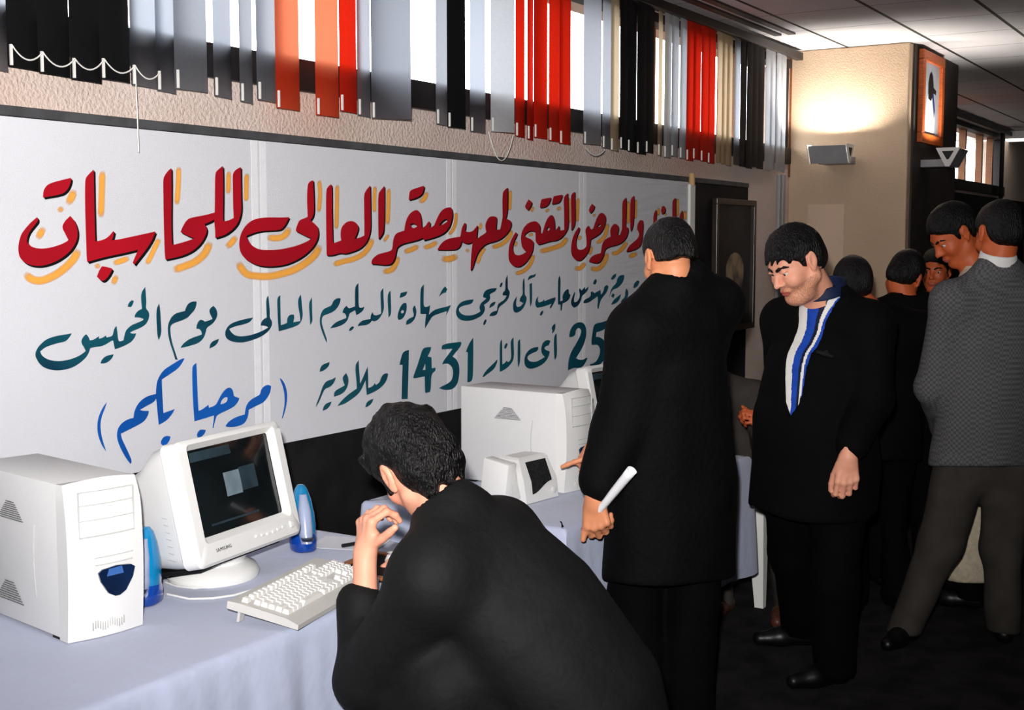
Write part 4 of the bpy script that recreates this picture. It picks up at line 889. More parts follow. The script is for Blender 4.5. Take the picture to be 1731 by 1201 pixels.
m = MB(); m.lathe([(0.003, 0), (0.011, 0.002), (0.012, 0.008), (0.003, 0.010)], (0, 0, 0), 14)
for v in m.bm.verts: v.co = Vector((v.co.x + 0.15, -v.co.z - 0.0005, v.co.y + 0.03))
m.build('knob', M_white, ms, smooth=0.8)

# ---- mouse pad, mouse, loose sheet, cables
M_brown = mat('brown leather rim', (150, 88, 48), 0.5, 0.4, var=(16, 0.3)); M_padin = mat('black felt', (26, 24, 24), 0.85, 0.1, var=(60, 0.3))
mp_ = empty('mouse_pad', (2.72, 2.11, TZ + 0.005), radians(6), 'brown edged black pad lying behind the raised wrist', 'mouse pad')
MB().box((0, 0, 0.004), (0.25, 0.20, 0.008), bev=0.003).build('pad', M_padin, mp_)
m = MB()
for c, d in (((0, -0.09, 0.009), (0.25, 0.022, 0.008)), ((0, 0.09, 0.009), (0.25, 0.022, 0.008)), ((-0.114, 0, 0.009), (0.022, 0.16, 0.008)), ((0.114, 0, 0.009), (0.022, 0.16, 0.008))): m.box(c, d, bev=0.002)
m.build('rim', M_brown, mp_)
mo = empty('mouse', (2.755, 2.05, TZ + 0.014), radians(10), 'white computer mouse under the seated man\'s right hand', 'mouse')
m = MB(); m.loft([[(x, y, 0.0) for x, y in rrect(0.058, 0.105, 0.026)], [(x, y, 0.014) for x, y in rrect(0.062, 0.11, 0.028)], [(x * 0.9, y * 0.9 + 0.003, 0.028) for x, y in rrect(0.058, 0.10, 0.026)], [(x * 0.5, y * 0.6 - 0.006, 0.036) for x, y in rrect(0.05, 0.09, 0.022)]]); m.build('shell', M_beige, mo, smooth=0.9)
m = MB(); m.box((0, 0.028, 0.033), (0.002, 0.05, 0.006)); m.build('button_gap', M_line, mo)
ps = MB(); ps.box((2.90, 2.36, TZ + 0.0068), (0.15, 0.21, 0.001), rot=rot3(z=radians(18))); tag(ps.build('paper_sheet', mat('white paper', (226, 228, 234), 0.7, 0.2, var=(6, 0.02))), 'white sheet lying on the table behind the brown edged pad', 'paper')
ph_ = empty('pen', (2.90, 2.32, TZ + 0.0135), radians(-20), 'black pen lying on the white sheet', 'pen')
MB().cyl((-0.06, 0, 0), (0.05, 0, 0), 0.0055, seg=10).build('barrel', M_darkg, ph_, smooth=0.8); MB().cyl((0.05, 0, 0), (0.066, 0, 0), 0.005, 0.001, seg=10).build('tip', M_darkg, ph_, smooth=0.8)
c1_ = MB(); pts = [onz(x, y, TZ + 0.009) for x, y in ((283, 1005), (320, 1013), (360, 1012), (395, 1007), (425, 998))]
c1_.tube(pts, 0.0032, 6); tag(c1_.build('cable', M_white, smooth=1), 'white keyboard cord curling across the cloth under the monitor', 'cord')
c2_ = MB(); pts = [onz(x, y, TZ + 0.009) for x, y in ((280, 985), (300, 992), (330, 995), (350, 993))]
c2_.tube(pts, 0.003, 6); tag(c2_.build('cable', M_white, smooth=1), 'short white speaker cord running to the round monitor foot', 'cord')

# ---- chairs
M_chw = mat('white moulded plastic', (242, 242, 238), 0.45, 0.4, var=(5, 0.02)); M_chb = mat('black chair fabric', (22, 22, 24), 0.85, 0.1, var=(40, 0.2)); M_chm = mat('black chair steel', (24, 24, 26), 0.4, 0.5, var=(9, 0.1))
pc = empty('plastic_chair', (5.62, 2.24, 0), radians(90), 'white plastic chair with tapered legs behind the black coat', 'chair')
# local: front is +Y (towards -X of the room)
m = MB(); m.grid(lambda u, v: ((u - 0.5) * 0.44, (v - 0.5) * 0.44, 0.44 - 0.015 * sin(pi * u) - 0.02 * (1 - v)), 10, 10)
sd = m.build('seat', M_chw, pc, smooth=1.0); sd.modifiers.new('thickness', 'SOLIDIFY').thickness = 0.012
m = MB(); m.grid(lambda u, v: ((u - 0.5) * (0.42 - 0.05 * v), -0.22 - 0.10 * v - 0.03 * sin(pi * u), 0.43 + 0.40 * v), 10, 10)
bk = m.build('backrest', M_chw, pc, smooth=1.0); bk.modifiers.new('thickness', 'SOLIDIFY').thickness = 0.012
for sx in (-1, 1):
    for sy in (-1, 1):
        m = MB(); m.loft([[(sx * 0.235 + a, sy * 0.24 + b, 0.0) for a, b in ((-0.02, -0.018), (0.02, -0.018), (0.02, 0.018), (-0.02, 0.018))], [(sx * 0.195 + a, sy * 0.19 + b, 0.43) for a, b in ((-0.042, -0.035), (0.042, -0.035), (0.042, 0.035), (-0.042, 0.035))]]); m.build('leg', M_chw, pc)
    m = MB(); m.tube([(sx * 0.22, 0.19, 0.42), (sx * 0.24, 0.17, 0.58), (sx * 0.24, 0.08, 0.65), (sx * 0.23, -0.1, 0.65), (sx * 0.21, -0.24, 0.62)], 0.018, 8); m.build('armrest', M_chw, pc, smooth=1)
oc = empty('stool', (2.50, 1.24, 0), radians(8), 'black padded stool under the seated man at the keyboard', 'stool')
MB().lathe([(0.17, 0.42), (0.185, 0.43), (0.185, 0.455), (0.17, 0.465)], (0, 0, 0), 32).build('seat', M_chb, oc, smooth=0.8)
for k in range(4):
    a_ = pi / 4 + k * pi / 2; m = MB(); m.tube([(0.13 * cos(a_), 0.13 * sin(a_), 0.42), (0.19 * cos(a_), 0.19 * sin(a_), 0.0)], 0.013, 8); m.build('leg', M_chm, oc, smooth=1)
# ================================================================ BODIES: signed-distance modelling, meshed as one surface
def V(*a): return np.array(a, float)
def nz(v): v = np.asarray(v, float); return v / (np.linalg.norm(v) + 1e-12)
def smin(a, b, k):
    if k <= 0: return np.minimum(a, b)
    h = np.clip(0.5 + 0.5 * (b - a) / k, 0, 1); return b + (a - b) * h - k * h * (1 - h)
def smax(a, b, k): return -smin(-a, -b, k)
FAR = 9.0
def capsule(a, b, ra, rb=None):
    a, b = V(*a), V(*b); rb = ra if rb is None else rb; ab = b - a; L2 = max(ab @ ab, 1e-9)
    def f(p):
        q = p - a; t = np.clip(q @ ab / L2, 0, 1); return np.linalg.norm(q - t[:, None] * ab, axis=1) - (ra + (rb - ra) * t)
    return f, (a + b) / 2, sqrt(L2) / 2 + max(ra, rb)
def ellipsoid(c, r, M=None):
    c, r = V(*c), V(*r)
    def f(p):
        q = p - c
        if M is not None: q = q @ M
        k0 = np.linalg.norm(q / r, axis=1); k1 = np.linalg.norm(q / (r * r), axis=1); return k0 * (k0 - 1) / (k1 + 1e-9)
    return f, c, max(r)
def trunk(secs, side):
    """secs: (centre, half width, half depth) along a spine; side = vector across the body"""
    C = [V(*s[0]) for s in secs]; A = [s[1] for s in secs]; B = [s[2] for s in secs]; side = nz(side)
    def f(p):
        out = np.full(len(p), FAR)
        for i in range(len(C) - 1):
            ab = C[i + 1] - C[i]; L2 = ab @ ab; ax = ab / sqrt(L2); sd = nz(side - ax * (side @ ax)); fw = np.cross(ax, sd)
            q = p - C[i]; t = np.clip(q @ ab / L2, 0, 1); e = q - t[:, None] * ab
            a = A[i] + (A[i + 1] - A[i]) * t; b = B[i] + (B[i + 1] - B[i]) * t; m = np.minimum(a, b)
            k0 = np.sqrt((e @ sd / a) ** 2 + (e @ fw / b) ** 2 + (e @ ax / m) ** 2)
            k1 = np.sqrt((e @ sd / a ** 2) ** 2 + (e @ fw / b ** 2) ** 2 + (e @ ax / m ** 2) ** 2)
            out = np.minimum(out, np.where(k1 < 1e-6, -m, k0 * (k0 - 1) / (k1 + 1e-9)))
        return out
    c = sum(C) / len(C); return f, c, max(np.linalg.norm(x - c) for x in C) + max(max(A), max(B))
class Sdf:
    """ordered list of blends; each op only touches points near it"""
    def __init__(s): s.ops = []; s.lo = V(9e9, 9e9, 9e9); s.hi = -s.lo
    def add(s, prim, k=0.0):
        s.ops.append(('u', prim, k)); s.lo = np.minimum(s.lo, prim[1] - prim[2]); s.hi = np.maximum(s.hi, prim[1] + prim[2]); return s
    def cut(s, prim, k=0.0): s.ops.append(('d', prim, k)); return s
    def inter(s, fn, k=0.0): s.ops.append(('i', fn, k)); return s
    def warp(s, fn): s.ops.append(('w', fn, 0)); return s
    def __call__(s, p):
        d = np.full(len(p), FAR)
        for op, pr, k in s.ops:
            if op == 'i': d = smax(d, pr(p), k); continue
            if op == 'w': d = d + pr(p); continue
            f, c, r = pr; m = np.linalg.norm(p - c, axis=1) < r + 0.09 + k
            if not m.any(): continue
            if op == 'u':
                v = f(p[m]); d[m] = smin(d[m], v, k)
            else: d[m] = smax(d[m], -f(p[m]), k)
        return d
    def prim(s): c = (s.lo + s.hi) / 2; return (s, c, float(np.linalg.norm(s.hi - s.lo) / 2))
def waves(seed, freqs, amp, stretch=(1, 1, 1)):
    r = np.random.RandomState(seed); st = np.array(stretch, float); D = []
    for fq in freqs:
        for _ in range(4): D.append((nz(r.randn(3)) * fq * st, r.uniform(0, 6.28), 1.0 / fq))
    tot = sum(w_ for _, _, w_ in D)
    def f(p):
        o = np.zeros(len(p))
        for d, ph, w_ in D: o += np.sin(p @ d + ph) * w_
        return o * amp / tot * 2
    return f
def polygonise(sdf, h, pad=0.03):
    lo, hi = sdf.lo - pad, sdf.hi + pad; S4 = 4
    nc = np.ceil((hi - lo) / (h * S4)).astype(int) + 1
    I = np.stack(np.meshgrid(*[np.arange(n) for n in nc], indexing='ij'), -1).reshape(-1, 3)
    d = np.concatenate([sdf(lo + (c + 0.5) * h * S4) for c in np.array_split(I, max(1, len(I) // 60000))])
    I = I[np.abs(d) < h * S4 * 1.7]
    NX = nc * S4 + 2; key = lambda q: (q[:, 0] * NX[1] + q[:, 1]) * NX[2] + q[:, 2]
    r = np.arange(S4 + 1); off5 = np.stack(np.meshgrid(r, r, r, indexing='ij'), -1).reshape(-1, 3)
    r = np.arange(S4); off4 = np.stack(np.meshgrid(r, r, r, indexing='ij'), -1).reshape(-1, 3)
    co = (I[:, None] * S4 + off5).reshape(-1, 3); kk = key(co); ku, ix = np.unique(kk, return_index=True); cu = co[ix]
    val = np.concatenate([sdf(lo + c * h) for c in np.array_split(cu, max(1, len(cu) // 60000))])
    cells = (I[:, None] * S4 + off4).reshape(-1, 3)
    c8 = np.array([[a, b, c] for a in (0, 1) for b in (0, 1) for c in (0, 1)])
    cv = np.stack([val[np.searchsorted(ku, key(cells + o))] for o in c8], 1)
    ins = cv < 0; act = ins.any(1) & ~ins.all(1); cells, cv = cells[act], cv[act]
    ed = [(a, b) for a in range(8) for b in range(a + 1, 8) if np.abs(c8[a] - c8[b]).sum() == 1]
    acc = np.zeros((len(cells), 3)); n = np.zeros(len(cells))
    for a, b in ed:
        va, vb = cv[:, a], cv[:, b]; m = (va < 0) != (vb < 0)
        t = np.where(m, va / np.where(m, va - vb, 1), 0); acc += np.where(m[:, None], c8[a] + t[:, None] * (c8[b] - c8[a]), 0); n += m
    verts = lo + (cells + acc / n[:, None]) * h
    ck = key(cells); order = np.argsort(ck); cks = ck[order]
    def cid(q):
        k = key(q); j = np.clip(np.searchsorted(cks, k), 0, len(cks) - 1); return np.where(cks[j] == k, order[j], -1)
    faces = []
    ax = np.eye(3, dtype=int)
    for i in range(3):
        u, v = ax[(i + 1) % 3], ax[(i + 2) % 3]
        a = cv[:, 0]; b = cv[:, int(ax[i] @ np.array([4, 2, 1]))]; m = (a < 0) != (b < 0)
        q = cells[m]; s = a[m] < 0
        ids = np.stack([cid(q), cid(q - u), cid(q - u - v), cid(q - v)], 1); ok = (ids >= 0).all(1); ids, s = ids[ok], s[ok]
        ids[~s] = ids[~s][:, ::-1]; faces.append(ids)
    return verts, np.concatenate(faces)
def sdf_mesh(name, sdf, h, mats, parent=None, origin=(0, 0, 0), slot=None):
    v, f = polygonise(sdf, h); me = bpy.data.meshes.new(name); o = V(*origin)
    me.vertices.add(len(v)); me.vertices.foreach_set('co', (v - o).astype(np.float32).ravel())
    me.loops.add(f.size); me.loops.foreach_set('vertex_index', f.astype(np.int32).ravel())
    me.polygons.add(len(f)); me.polygons.foreach_set('loop_start', np.arange(0, f.size, 4, dtype=np.int32))
    try: me.polygons.foreach_set('loop_total', np.full(len(f), 4, np.int32))
    except Exception: pass
    me.update(calc_edges=True); me.validate()
    me.polygons.foreach_set('use_smooth', [True] * len(me.polygons))
    ob = link_mesh(name, me, mats, parent)
    if slot is not None:
        c = v[f].mean(1); me.polygons.foreach_set('material_index', slot(c).astype(np.int32)[:len(me.polygons)])
    return ob

# ---------------------------------------------------------------- head, hand
def basis(fwd, up):
    x = nz(fwd); z = nz(np.asarray(up, float) - x * (np.asarray(up, float) @ x)); y = np.cross(z, x); return np.stack([x, y, z], 1)   # columns: forward, left, up
class Head:
    def __init__(s, c, fwd, up, k=1.0, wide=1.0):
        s.c = V(*c); s.M = basis(fwd, up); s.k = k; s.w = wide
    def P(s, x, y, z): return s.c + s.M @ (V(x, y * s.w, z) * s.k)
    def loc(s, p):
        q = (p - s.c) @ s.M / s.k; q[:, 1] /= s.w; return q
    def E(s, x, y, z, rx, ry, rz, tilt=0.0):
        M = s.M
        if tilt: ct, st = cos(tilt), sin(tilt); M = s.M @ np.array([[ct, 0, -st], [0, 1, 0], [st, 0, ct]])
        return ellipsoid(s.P(x, y, z), V(rx, ry * s.w, rz) * s.k, M)
    def C(s, a, b, ra, rb=None): return capsule(s.P(*a), s.P(*b), ra * s.k, (rb if rb is not None else ra) * s.k)
    def skin(s, S_, nose=1.0, fat=0.0):
        k = s.k
        S_.add(s.E(-0.012, 0, 0.032, 0.094, 0.074, 0.086), 0.0)
        S_.add(s.E(0.026, 0, -0.03, 0.062, 0.060 + fat * 0.4, 0.078), 0.03 * k)
        for g in (1, -1):
            S_.add(s.C((-0.002, g * (0.053 + fat * 0.5), -0.055), (0.062, g * 0.020, -0.098), 0.019 + fat, 0.017 + fat * 0.4), 0.022 * k)
            S_.add(s.E(0.058, g * 0.038, -0.028, 0.026 + fat * 0.6, 0.024 + fat, 0.026 + fat * 0.6), 0.018 * k)
        S_.add(s.E(0.070, 0, -0.098, 0.021, 0.024, 0.017), 0.02 * k)
        if fat: S_.add(s.E(0.030, 0, -0.105, 0.05, 0.045, 0.022 + fat), 0.03 * k)
        S_.add(s.C((0.076, -0.03, 0.024), (0.076, 0.03, 0.024), 0.011), 0.016 * k)
        for g in (1, -1): S_.cut(s.E(0.097, g * 0.032, 0.004, 0.018, 0.020, 0.012), 0.012 * k)
        S_.add(s.C((0.082, 0, 0.016), (0.104 * nose, 0, -0.022), 0.0075, 0.010), 0.010 * k)
        S_.add(s.E(0.107 * nose, 0, -0.028, 0.012, 0.010, 0.010), 0.006 * k)
        for g in (1, -1):
            S_.add(s.E(0.094, g * 0.013, -0.031, 0.012, 0.008, 0.008), 0.005 * k)
            S_.cut(s.E(0.101, g * 0.008, -0.040, 0.006, 0.004, 0.005), 0.003 * k)
        S_.add(s.E(0.082, 0, -0.060, 0.016, 0.026, 0.012), 0.010 * k)
        S_.add(s.E(0.092, 0, -0.058, 0.009, 0.021, 0.0055), 0.004 * k)
        S_.add(s.E(0.090, 0, -0.070, 0.010, 0.019, 0.0065), 0.004 * k)
        S_.cut(s.C((0.101, -0.018, -0.0635), (0.101, 0.018, -0.0635), 0.0022), 0.003 * k)
        for g in (1, -1):   # lids over the eyes
            S_.add(s.E(0.0778, g * 0.032, 0.0118, 0.014, 0.0155, 0.0066), 0.004 * k)
            S_.add(s.E(0.0755, g * 0.032, -0.0065, 0.013, 0.0145, 0.0048), 0.004 * k)
            # ears: tilted shell with a hollow and rim
            S_.add(s.E(-0.010, g * 0.0805, 0.002, 0.019, 0.0075, 0.031, 0.22), 0.006 * k)
            S_.add(s.E(-0.002, g * 0.0785, -0.024, 0.010, 0.007, 0.013), 0.006 * k)
            S_.cut(s.E(-0.008, g * 0.0915, 0.006, 0.0115, 0.0085, 0.021, 0.22), 0.004 * k)
            S_.cut(s.E(-0.001, g * 0.0895, -0.006, 0.006, 0.008, 0.009), 0.004 * k)
            S_.add(s.C((0.006, g * 0.0795, 0.006), (0.005, g * 0.0805, -0.012), 0.004), 0.004 * k)
    def lips(s, c):
        q = s.loc(c); return (q[:, 0] > 0.084) & (np.abs(q[:, 1]) < 0.022) & (q[:, 2] > -0.0765 + 0.3 * np.abs(q[:, 1])) & (q[:, 2] < -0.0525 - 0.3 * np.abs(q[:, 1]))
    def eyes(s, parent, origin, iris=(40, 26, 18)):
        for g in (1, -1):
            e = Sdf().add(s.E(0.0715, g * 0.032, 0.0035, 0.0128, 0.0128, 0.0128)); p = s.P(0.0838, g * 0.032 + 0.0, 0.0005)
            sdf_mesh('eye', e, 0.0018, [MATS['eye white'], MATS['iris brown']], parent, origin, slot=lambda c: (np.linalg.norm(c - p, axis=1) < 0.0062 * s.k))
    def brows(s, parent, origin, thick=1.0):
        for g in (1, -1):
            e = Sdf(); pts = [(0.0885, 0.013, 0.0205), (0.0865, 0.026, 0.026), (0.077, 0.040, 0.027), (0.066, 0.050, 0.021)]
            for i in range(3):
                a, b = pts[i], pts[i + 1]; e.add(s.C((a[0], g * a[1], a[2]), (b[0], g * b[1], b[2]), (0.0048, 0.0046, 0.0036)[i] * thick, (0.0046, 0.0036, 0.0022)[i] * thick), 0.003)
            sdf_mesh('eyebrow', e, 0.002, MATS['hair'], parent, origin)
    def hair(s, parent, origin, h, line, puff=0.014, seed=1, clump=0.0035, extra=None, longback=0.0, mat_='hair', sidep=0.55):
        """line: list of (x, z) hairline, hair is kept above it"""
        S_ = Sdf(); k = s.k
        S_.add(s.E(-0.013, 0, 0.034, 0.094 + puff, 0.0755 + puff * sidep, 0.087 + puff))
        S_.add(s.E(-0.045, 0, -0.015 - longback * 0.4, 0.058 + puff * 0.9, 0.062 + puff * sidep, 0.062 + longback), 0.025 * k)
        X = [a for a, _ in line]; Z = [b for _, b in line]
        def keep(p):
            q = s.loc(p); return (np.interp(q[:, 0], X, Z) - q[:, 2]) * 0.55 * k
        S_.inter(keep, 0.006 * k)
        for g in (1, -1): S_.cut(s.E(-0.013, g * 0.092, 0.001, 0.026, 0.022, 0.037, 0.22), 0.006 * k)
        if extra is not None: extra(S_, s)
        n1 = waves(seed, (90, 150), clump, (1, 1, 0.45)); n2 = waves(seed + 5, (260, 400), clump * 0.45, (1, 1, 0.35))
        S_.warp(lambda p: n1((p - s.c) @ s.M) + n2((p - s.c) @ s.M))
        return sdf_mesh('hair', S_, h, MATS[mat_], parent, origin)
HL = [(-0.2, -0.072), (-0.075, -0.070), (-0.05, -0.062), (-0.034, -0.045), (-0.030, 0.022), (-0.005, 0.030), (0.008, 0.022), (0.011, -0.022), (0.026, -0.020), (0.031, 0.024), (0.05, 0.040), (0.066, 0.052), (0.085, 0.066), (0.2, 0.07)]

def hand(S_, wrist, fdir, back, thumb_side, curl, k=1.0, spread=0.06, thumb=(0.55, 0.5, 0.3), arm_k=0.012):
    """fdir: towards the fingers, back: out of the back of the hand, thumb_side: +1/-1 picks the thumb along cross(back, fdir)"""
    x = nz(fdir); zz = nz(np.asarray(back, float) - x * (np.asarray(back, float) @ x)); y = np.cross(zz, x) * thumb_side; w_ = V(*wrist)
    P = lambda a, b, c: w_ + (x * a + y * b + zz * c) * k
    palm = Sdf(); ky = (0.030, 0.010, -0.010, -0.028); kx = (0.088, 0.092, 0.087, 0.078)
    for i in range(4): palm.add(capsule(P(0.008, ky[i] * 0.55, 0), P(kx[i] - 0.006, ky[i], 0.003 - 0.0015 * i * (i > 1)), 0.0135 * k, 0.0115 * k), 0.010 * k)
    palm.add(capsule(P(0.02, 0.018, -0.006), P(0.050, 0.028, -0.010), 0.015 * k, 0.012 * k), 0.012 * k)
    palm.add(capsule(P(-0.03, 0, 0), P(0.02, 0, 0), 0.023 * k, 0.021 * k), 0.02 * k)
    L = ((0.044, 0.026, 0.021), (0.048, 0.030, 0.022), (0.044, 0.028, 0.021), (0.034, 0.021, 0.019)); R_ = (0.0095, 0.0098, 0.0094, 0.0082)
    S_.add(palm.prim(), arm_k)
    for i in range(4):
        f = Sdf(); a = np.array(P(kx[i] - 0.004, ky[i], 0.003)); ang = 0.0; sp = (1.0, 0.3, -0.4, -1.1)[i] * spread; r = R_[i] * k
        for j in range(3):
            ang += curl[i][j]; dr = nz(x * cos(ang) * cos(sp) + y * sin(sp) * cos(ang) - zz * sin(ang)); b = a + dr * L[i][j] * k
            f.add(capsule(a, b, r * (1 - 0.07 * j), r * (1 - 0.07 * (j + 1))), 0.003 * k); f.add(ellipsoid(a, (r * 1.07,) * 3), 0.002)
            a = b
        S_.add(f.prim(), 0.0055 * k)
    f = Sdf(); a = np.array(P(0.030, 0.026, -0.006)); az, el, bend = thumb
    d0 = nz(x * cos(az) + y * sin(az) - zz * el)
    b = a + d0 * 0.040 * k; f.add(capsule(a, b, 0.0135 * k, 0.0112 * k)); d1 = nz(d0 + (x * 0.6 - y * 0.5) * bend); c = b + d1 * 0.031 * k; f.add(capsule(b, c, 0.0112 * k, 0.0102 * k), 0.003); d2 = nz(d1 + (x * 0.6 - y * 0.6) * bend * 0.8); e = c + d2 * 0.024 * k; f.add(capsule(c, e, 0.0102 * k, 0.0085 * k), 0.003)
    S_.add(f.prim(), 0.008 * k)
    return x, y, zz
CURL = {'relax': [(0.25, 0.35, 0.2), (0.32, 0.42, 0.25), (0.4, 0.5, 0.3), (0.48, 0.55, 0.3)],
        'grip': [(0.9, 1.1, 0.6), (1.0, 1.2, 0.7), (1.05, 1.25, 0.7), (1.1, 1.25, 0.7)],
        'loose': [(0.55, 0.9, 0.5), (0.65, 1.0, 0.6), (0.75, 1.05, 0.6), (0.8, 1.1, 0.6)],
        'point': [(0.05, 0.12, 0.06), (0.8, 1.1, 0.6), (0.95, 1.2, 0.7), (1.0, 1.2, 0.7)]}

# ---------------------------------------------------------------- materials
def skin_mat(name, rgb):
    return mat(name, rgb, 0.5, 0.35, var=(28, 0.05), bump=(420, 0.06))
skin_mat('skin light', (226, 158, 130)); skin_mat('skin tan', (214, 140, 100)); skin_mat('skin warm', (190, 92, 50))
mat('lips', (172, 86, 74), 0.4, 0.4, var=(60, 0.08)); mat('stubble', (200, 140, 112), 0.55, 0.3, var=(240, 0.28))
mat('eye white', (214, 206, 200), 0.2, 0.5, var=(30, 0.04)); mat('iris brown', (38, 24, 16), 0.15, 0.5, var=(80, 0.3))
mat('hair', (5, 4, 4), 0.40, 0.25, var=(120, 0.3), bump=(210, 0.9), stretch=(1, 1, 0.3))
mat('black coat', (4, 4, 5), 0.8, 0.12, var=(10, 0.25), bump=(60, 0.35)); mat('black suit', (4, 4, 4), 0.85, 0.1, var=(12, 0.2), bump=(300, 0.2))
mat('charcoal jacket', (15, 15, 15), 0.75, 0.2, var=(8, 0.2), bump=(40, 0.3)); mat('black trousers', (4, 4, 5), 0.85, 0.08, var=(12, 0.2), bump=(200, 0.2))
mat('shoe leather', (9, 9, 9), 0.4, 0.4, var=(14, 0.2)); mat('pale robe', (196, 184, 160), 0.8, 0.15, var=(40, 0.12), bump=(60, 0.3)); mat('grey trousers', (60, 56, 52), 0.85, 0.1, var=(10, 0.15), bump=(240, 0.3))
mat('white shirt', (226, 224, 220), 0.7, 0.2, var=(20, 0.03)); mat('olive shirt', (150, 118, 72), 0.75, 0.2, var=(60, 0.25)); mat('brown shoe', (84, 44, 32), 0.45, 0.35, var=(12, 0.2))
def tweed():
    m = mat('grey tweed', (84, 84, 86), 0.85, 0.15, var=(9, 0.12), bump=(300, 0.3))
    nt = m.node_tree; N = nt.nodes; L = nt.links; b = N['Principled BSDF']
    tc = N.new('ShaderNodeTexCoord'); ck = N.new('ShaderNodeTexChecker'); ck.inputs['Scale'].default_value = 95
    ck.inputs[1].default_value = (*lin((100, 100, 102)), 1); ck.inputs[2].default_value = (*lin((70, 70, 72)), 1); L.new(tc.outputs['Object'], ck.inputs[0])
    mx = N.new('ShaderNodeMix'); mx.data_type = 'RGBA'; mx.inputs[0].default_value = 0.7; L.new(b.inputs['Base Color'].links[0].from_socket, mx.inputs[6]); L.new(ck.outputs[0], mx.inputs[7]); L.new(mx.outputs[2], b.inputs['Base Color'])
tweed()

# ---------------------------------------------------------------- person
def build_person(p):
    """p: joints in room coordinates; the body is one surface, clothes and hair are its children"""
    H = p['head']; org = p.get('origin') or (float((p['La'][0] + p['Ra'][0]) / 2), float((p['La'][1] + p['Ra'][1]) / 2), 0.0)
    h = p.get('h', 0.006); hc = p.get('hc', 0.011); g = p.get('girth', 1.0); J = {k: V(*p[k]) for k in ('neck', 'chest', 'pelvis', 'Ls', 'Rs', 'Le', 'Re', 'Lw', 'Rw', 'Lh', 'Rh', 'Lk', 'Rk', 'La', 'Ra')}
    side = nz(J['Ls'] - J['Rs']); up = nz(J['neck'] - J['pelvis'])
    B = Sdf()
    B.add(trunk([(J['pelvis'], 0.135, 0.09), ((J['pelvis'] + J['chest']) / 2, 0.12, 0.08), (J['chest'], 0.145, 0.09), (J['neck'] - up * 0.05, 0.10, 0.065)], side), 0.03)
    B.add(capsule(J['Ls'], J['Rs'], 0.05), 0.05)
    B.add(capsule(J['neck'] - up * 0.03, H.P(-0.022, 0, -0.045), 0.060 * H.k * H.w, 0.055 * H.k * H.w), 0.03)
    H.skin(B, p.get('nose', 1.0), p.get('fat', 0.0))
    for s in 'LR':
        B.add(capsule(J[s + 's'], J[s + 'e'], 0.045, 0.037), 0.03); B.add(capsule(J[s + 'e'], J[s + 'w'], 0.038, 0.026), 0.015)
        B.add(capsule(J[s + 'h'], J[s + 'k'], 0.075, 0.052), 0.04); B.add(capsule(J[s + 'k'], J[s + 'a'], 0.05, 0.034), 0.02)
        t = V(*p[s + 't']); d_ = nz(V(t[0] - J[s + 'a'][0], t[1] - J[s + 'a'][1], 0)); B.add(capsule(V(J[s + 'a'][0], J[s + 'a'][1], 0.04), V(J[s + 'a'][0], J[s + 'a'][1], 0.036) + d_ * 0.11, 0.026, 0.018), 0.01)
        hd = p[s + 'hand']
        if hd: hand(B, J[s + 'w'], **hd)
    lips = p.get('lips', True); st = p.get('stubble', 0)
    def slot(c):
        o = np.zeros(len(c), int)
        q = H.loc(c)
        if st: o[(q[:, 2] < -0.045) & (q[:, 2] > -0.14) & (q[:, 0] > -0.0) & (q[:, 2] < -0.045 - 0.35 * (0.07 - q[:, 0]) + 0.03) & (np.abs(q[:, 1]) < 0.1)] = 2
        if lips: o[H.lips(c)] = 1
        return o
    body = sdf_mesh('person', B, h, [MATS[p['skin']], MATS['lips'], MATS['stubble']], None, org, slot)
    body.location = org; tag(body, p['label'], 'person')
    def part(name, S_, m, hh=None):
        return sdf_mesh(name, S_, hh or hc, m if not isinstance(m, str) else MATS[m], body, org)
    # trousers
    T = Sdf(); tw = p.get('leg', 1.0)
    T.add(trunk([(J['pelvis'] - up * 0.06, 0.155 * g, 0.115 * g), (J['pelvis'] + up * 0.08, 0.15 * g, 0.11 * g)], side), 0.03)
    for s in 'LR':
        T.add(capsule(J[s + 'h'], J[s + 'k'], 0.098 * tw, 0.075 * tw), 0.04); a = J[s + 'a'] + nz(J[s + 'a'] - J[s + 'k']) * 0.06; T.add(capsule(J[s + 'k'], a, 0.073 * tw, 0.064 * tw), 0.03)
    wv = waves(p['seed'], (14, 30, 52), 0.013, (1, 1, 0.6)); T.warp(wv)
    T.inter(lambda q: 0.045 + 0.006 * np.sin(q[:, 0] * 25) - q[:, 2], 0.004)
    part('trousers', T, p['trousers'])
    for s in 'LR':
        t = V(*p[s + 't']); a = J[s + 'a']; d = nz(V(t[0] - a[0], t[1] - a[1], 0)); F_ = Sdf()
        F_.add(capsule(V(a[0], a[1], 0.040) - d * 0.035, V(a[0], a[1], 0.040) + d * 0.08, 0.038, 0.036)); F_.add(capsule(V(a[0], a[1], 0.034) + d * 0.08, V(a[0], a[1], 0.030) + d * 0.165, 0.038, 0.028), 0.03)
        F_.add(capsule(V(a[0], a[1], 0.05) - d * 0.02, V(a[0], a[1], 0.10), 0.036, 0.040), 0.02)
        F_.inter(lambda q: 0.001 - q[:, 2], 0.004)
        part('shoe', F_, p.get('shoes', 'shoe leather'), 0.008)
    # jacket / coat
    K = Sdf(); secs = p['coat']
    K.add(trunk(secs, p.get('side', side)), 0.0)
    sr = p.get('sleeve', (0.078, 0.062, 0.05))
    K.add(capsule(J['Ls'], J['Rs'], sr[0] * 0.95), 0.07)
    K.add(capsule((J['Ls'] + J['neck']) / 2, J['neck'] - up * 0.01, 0.055, 0.066), 0.05); K.add(capsule((J['Rs'] + J['neck']) / 2, J['neck'] - up * 0.01, 0.055, 0.066), 0.05)
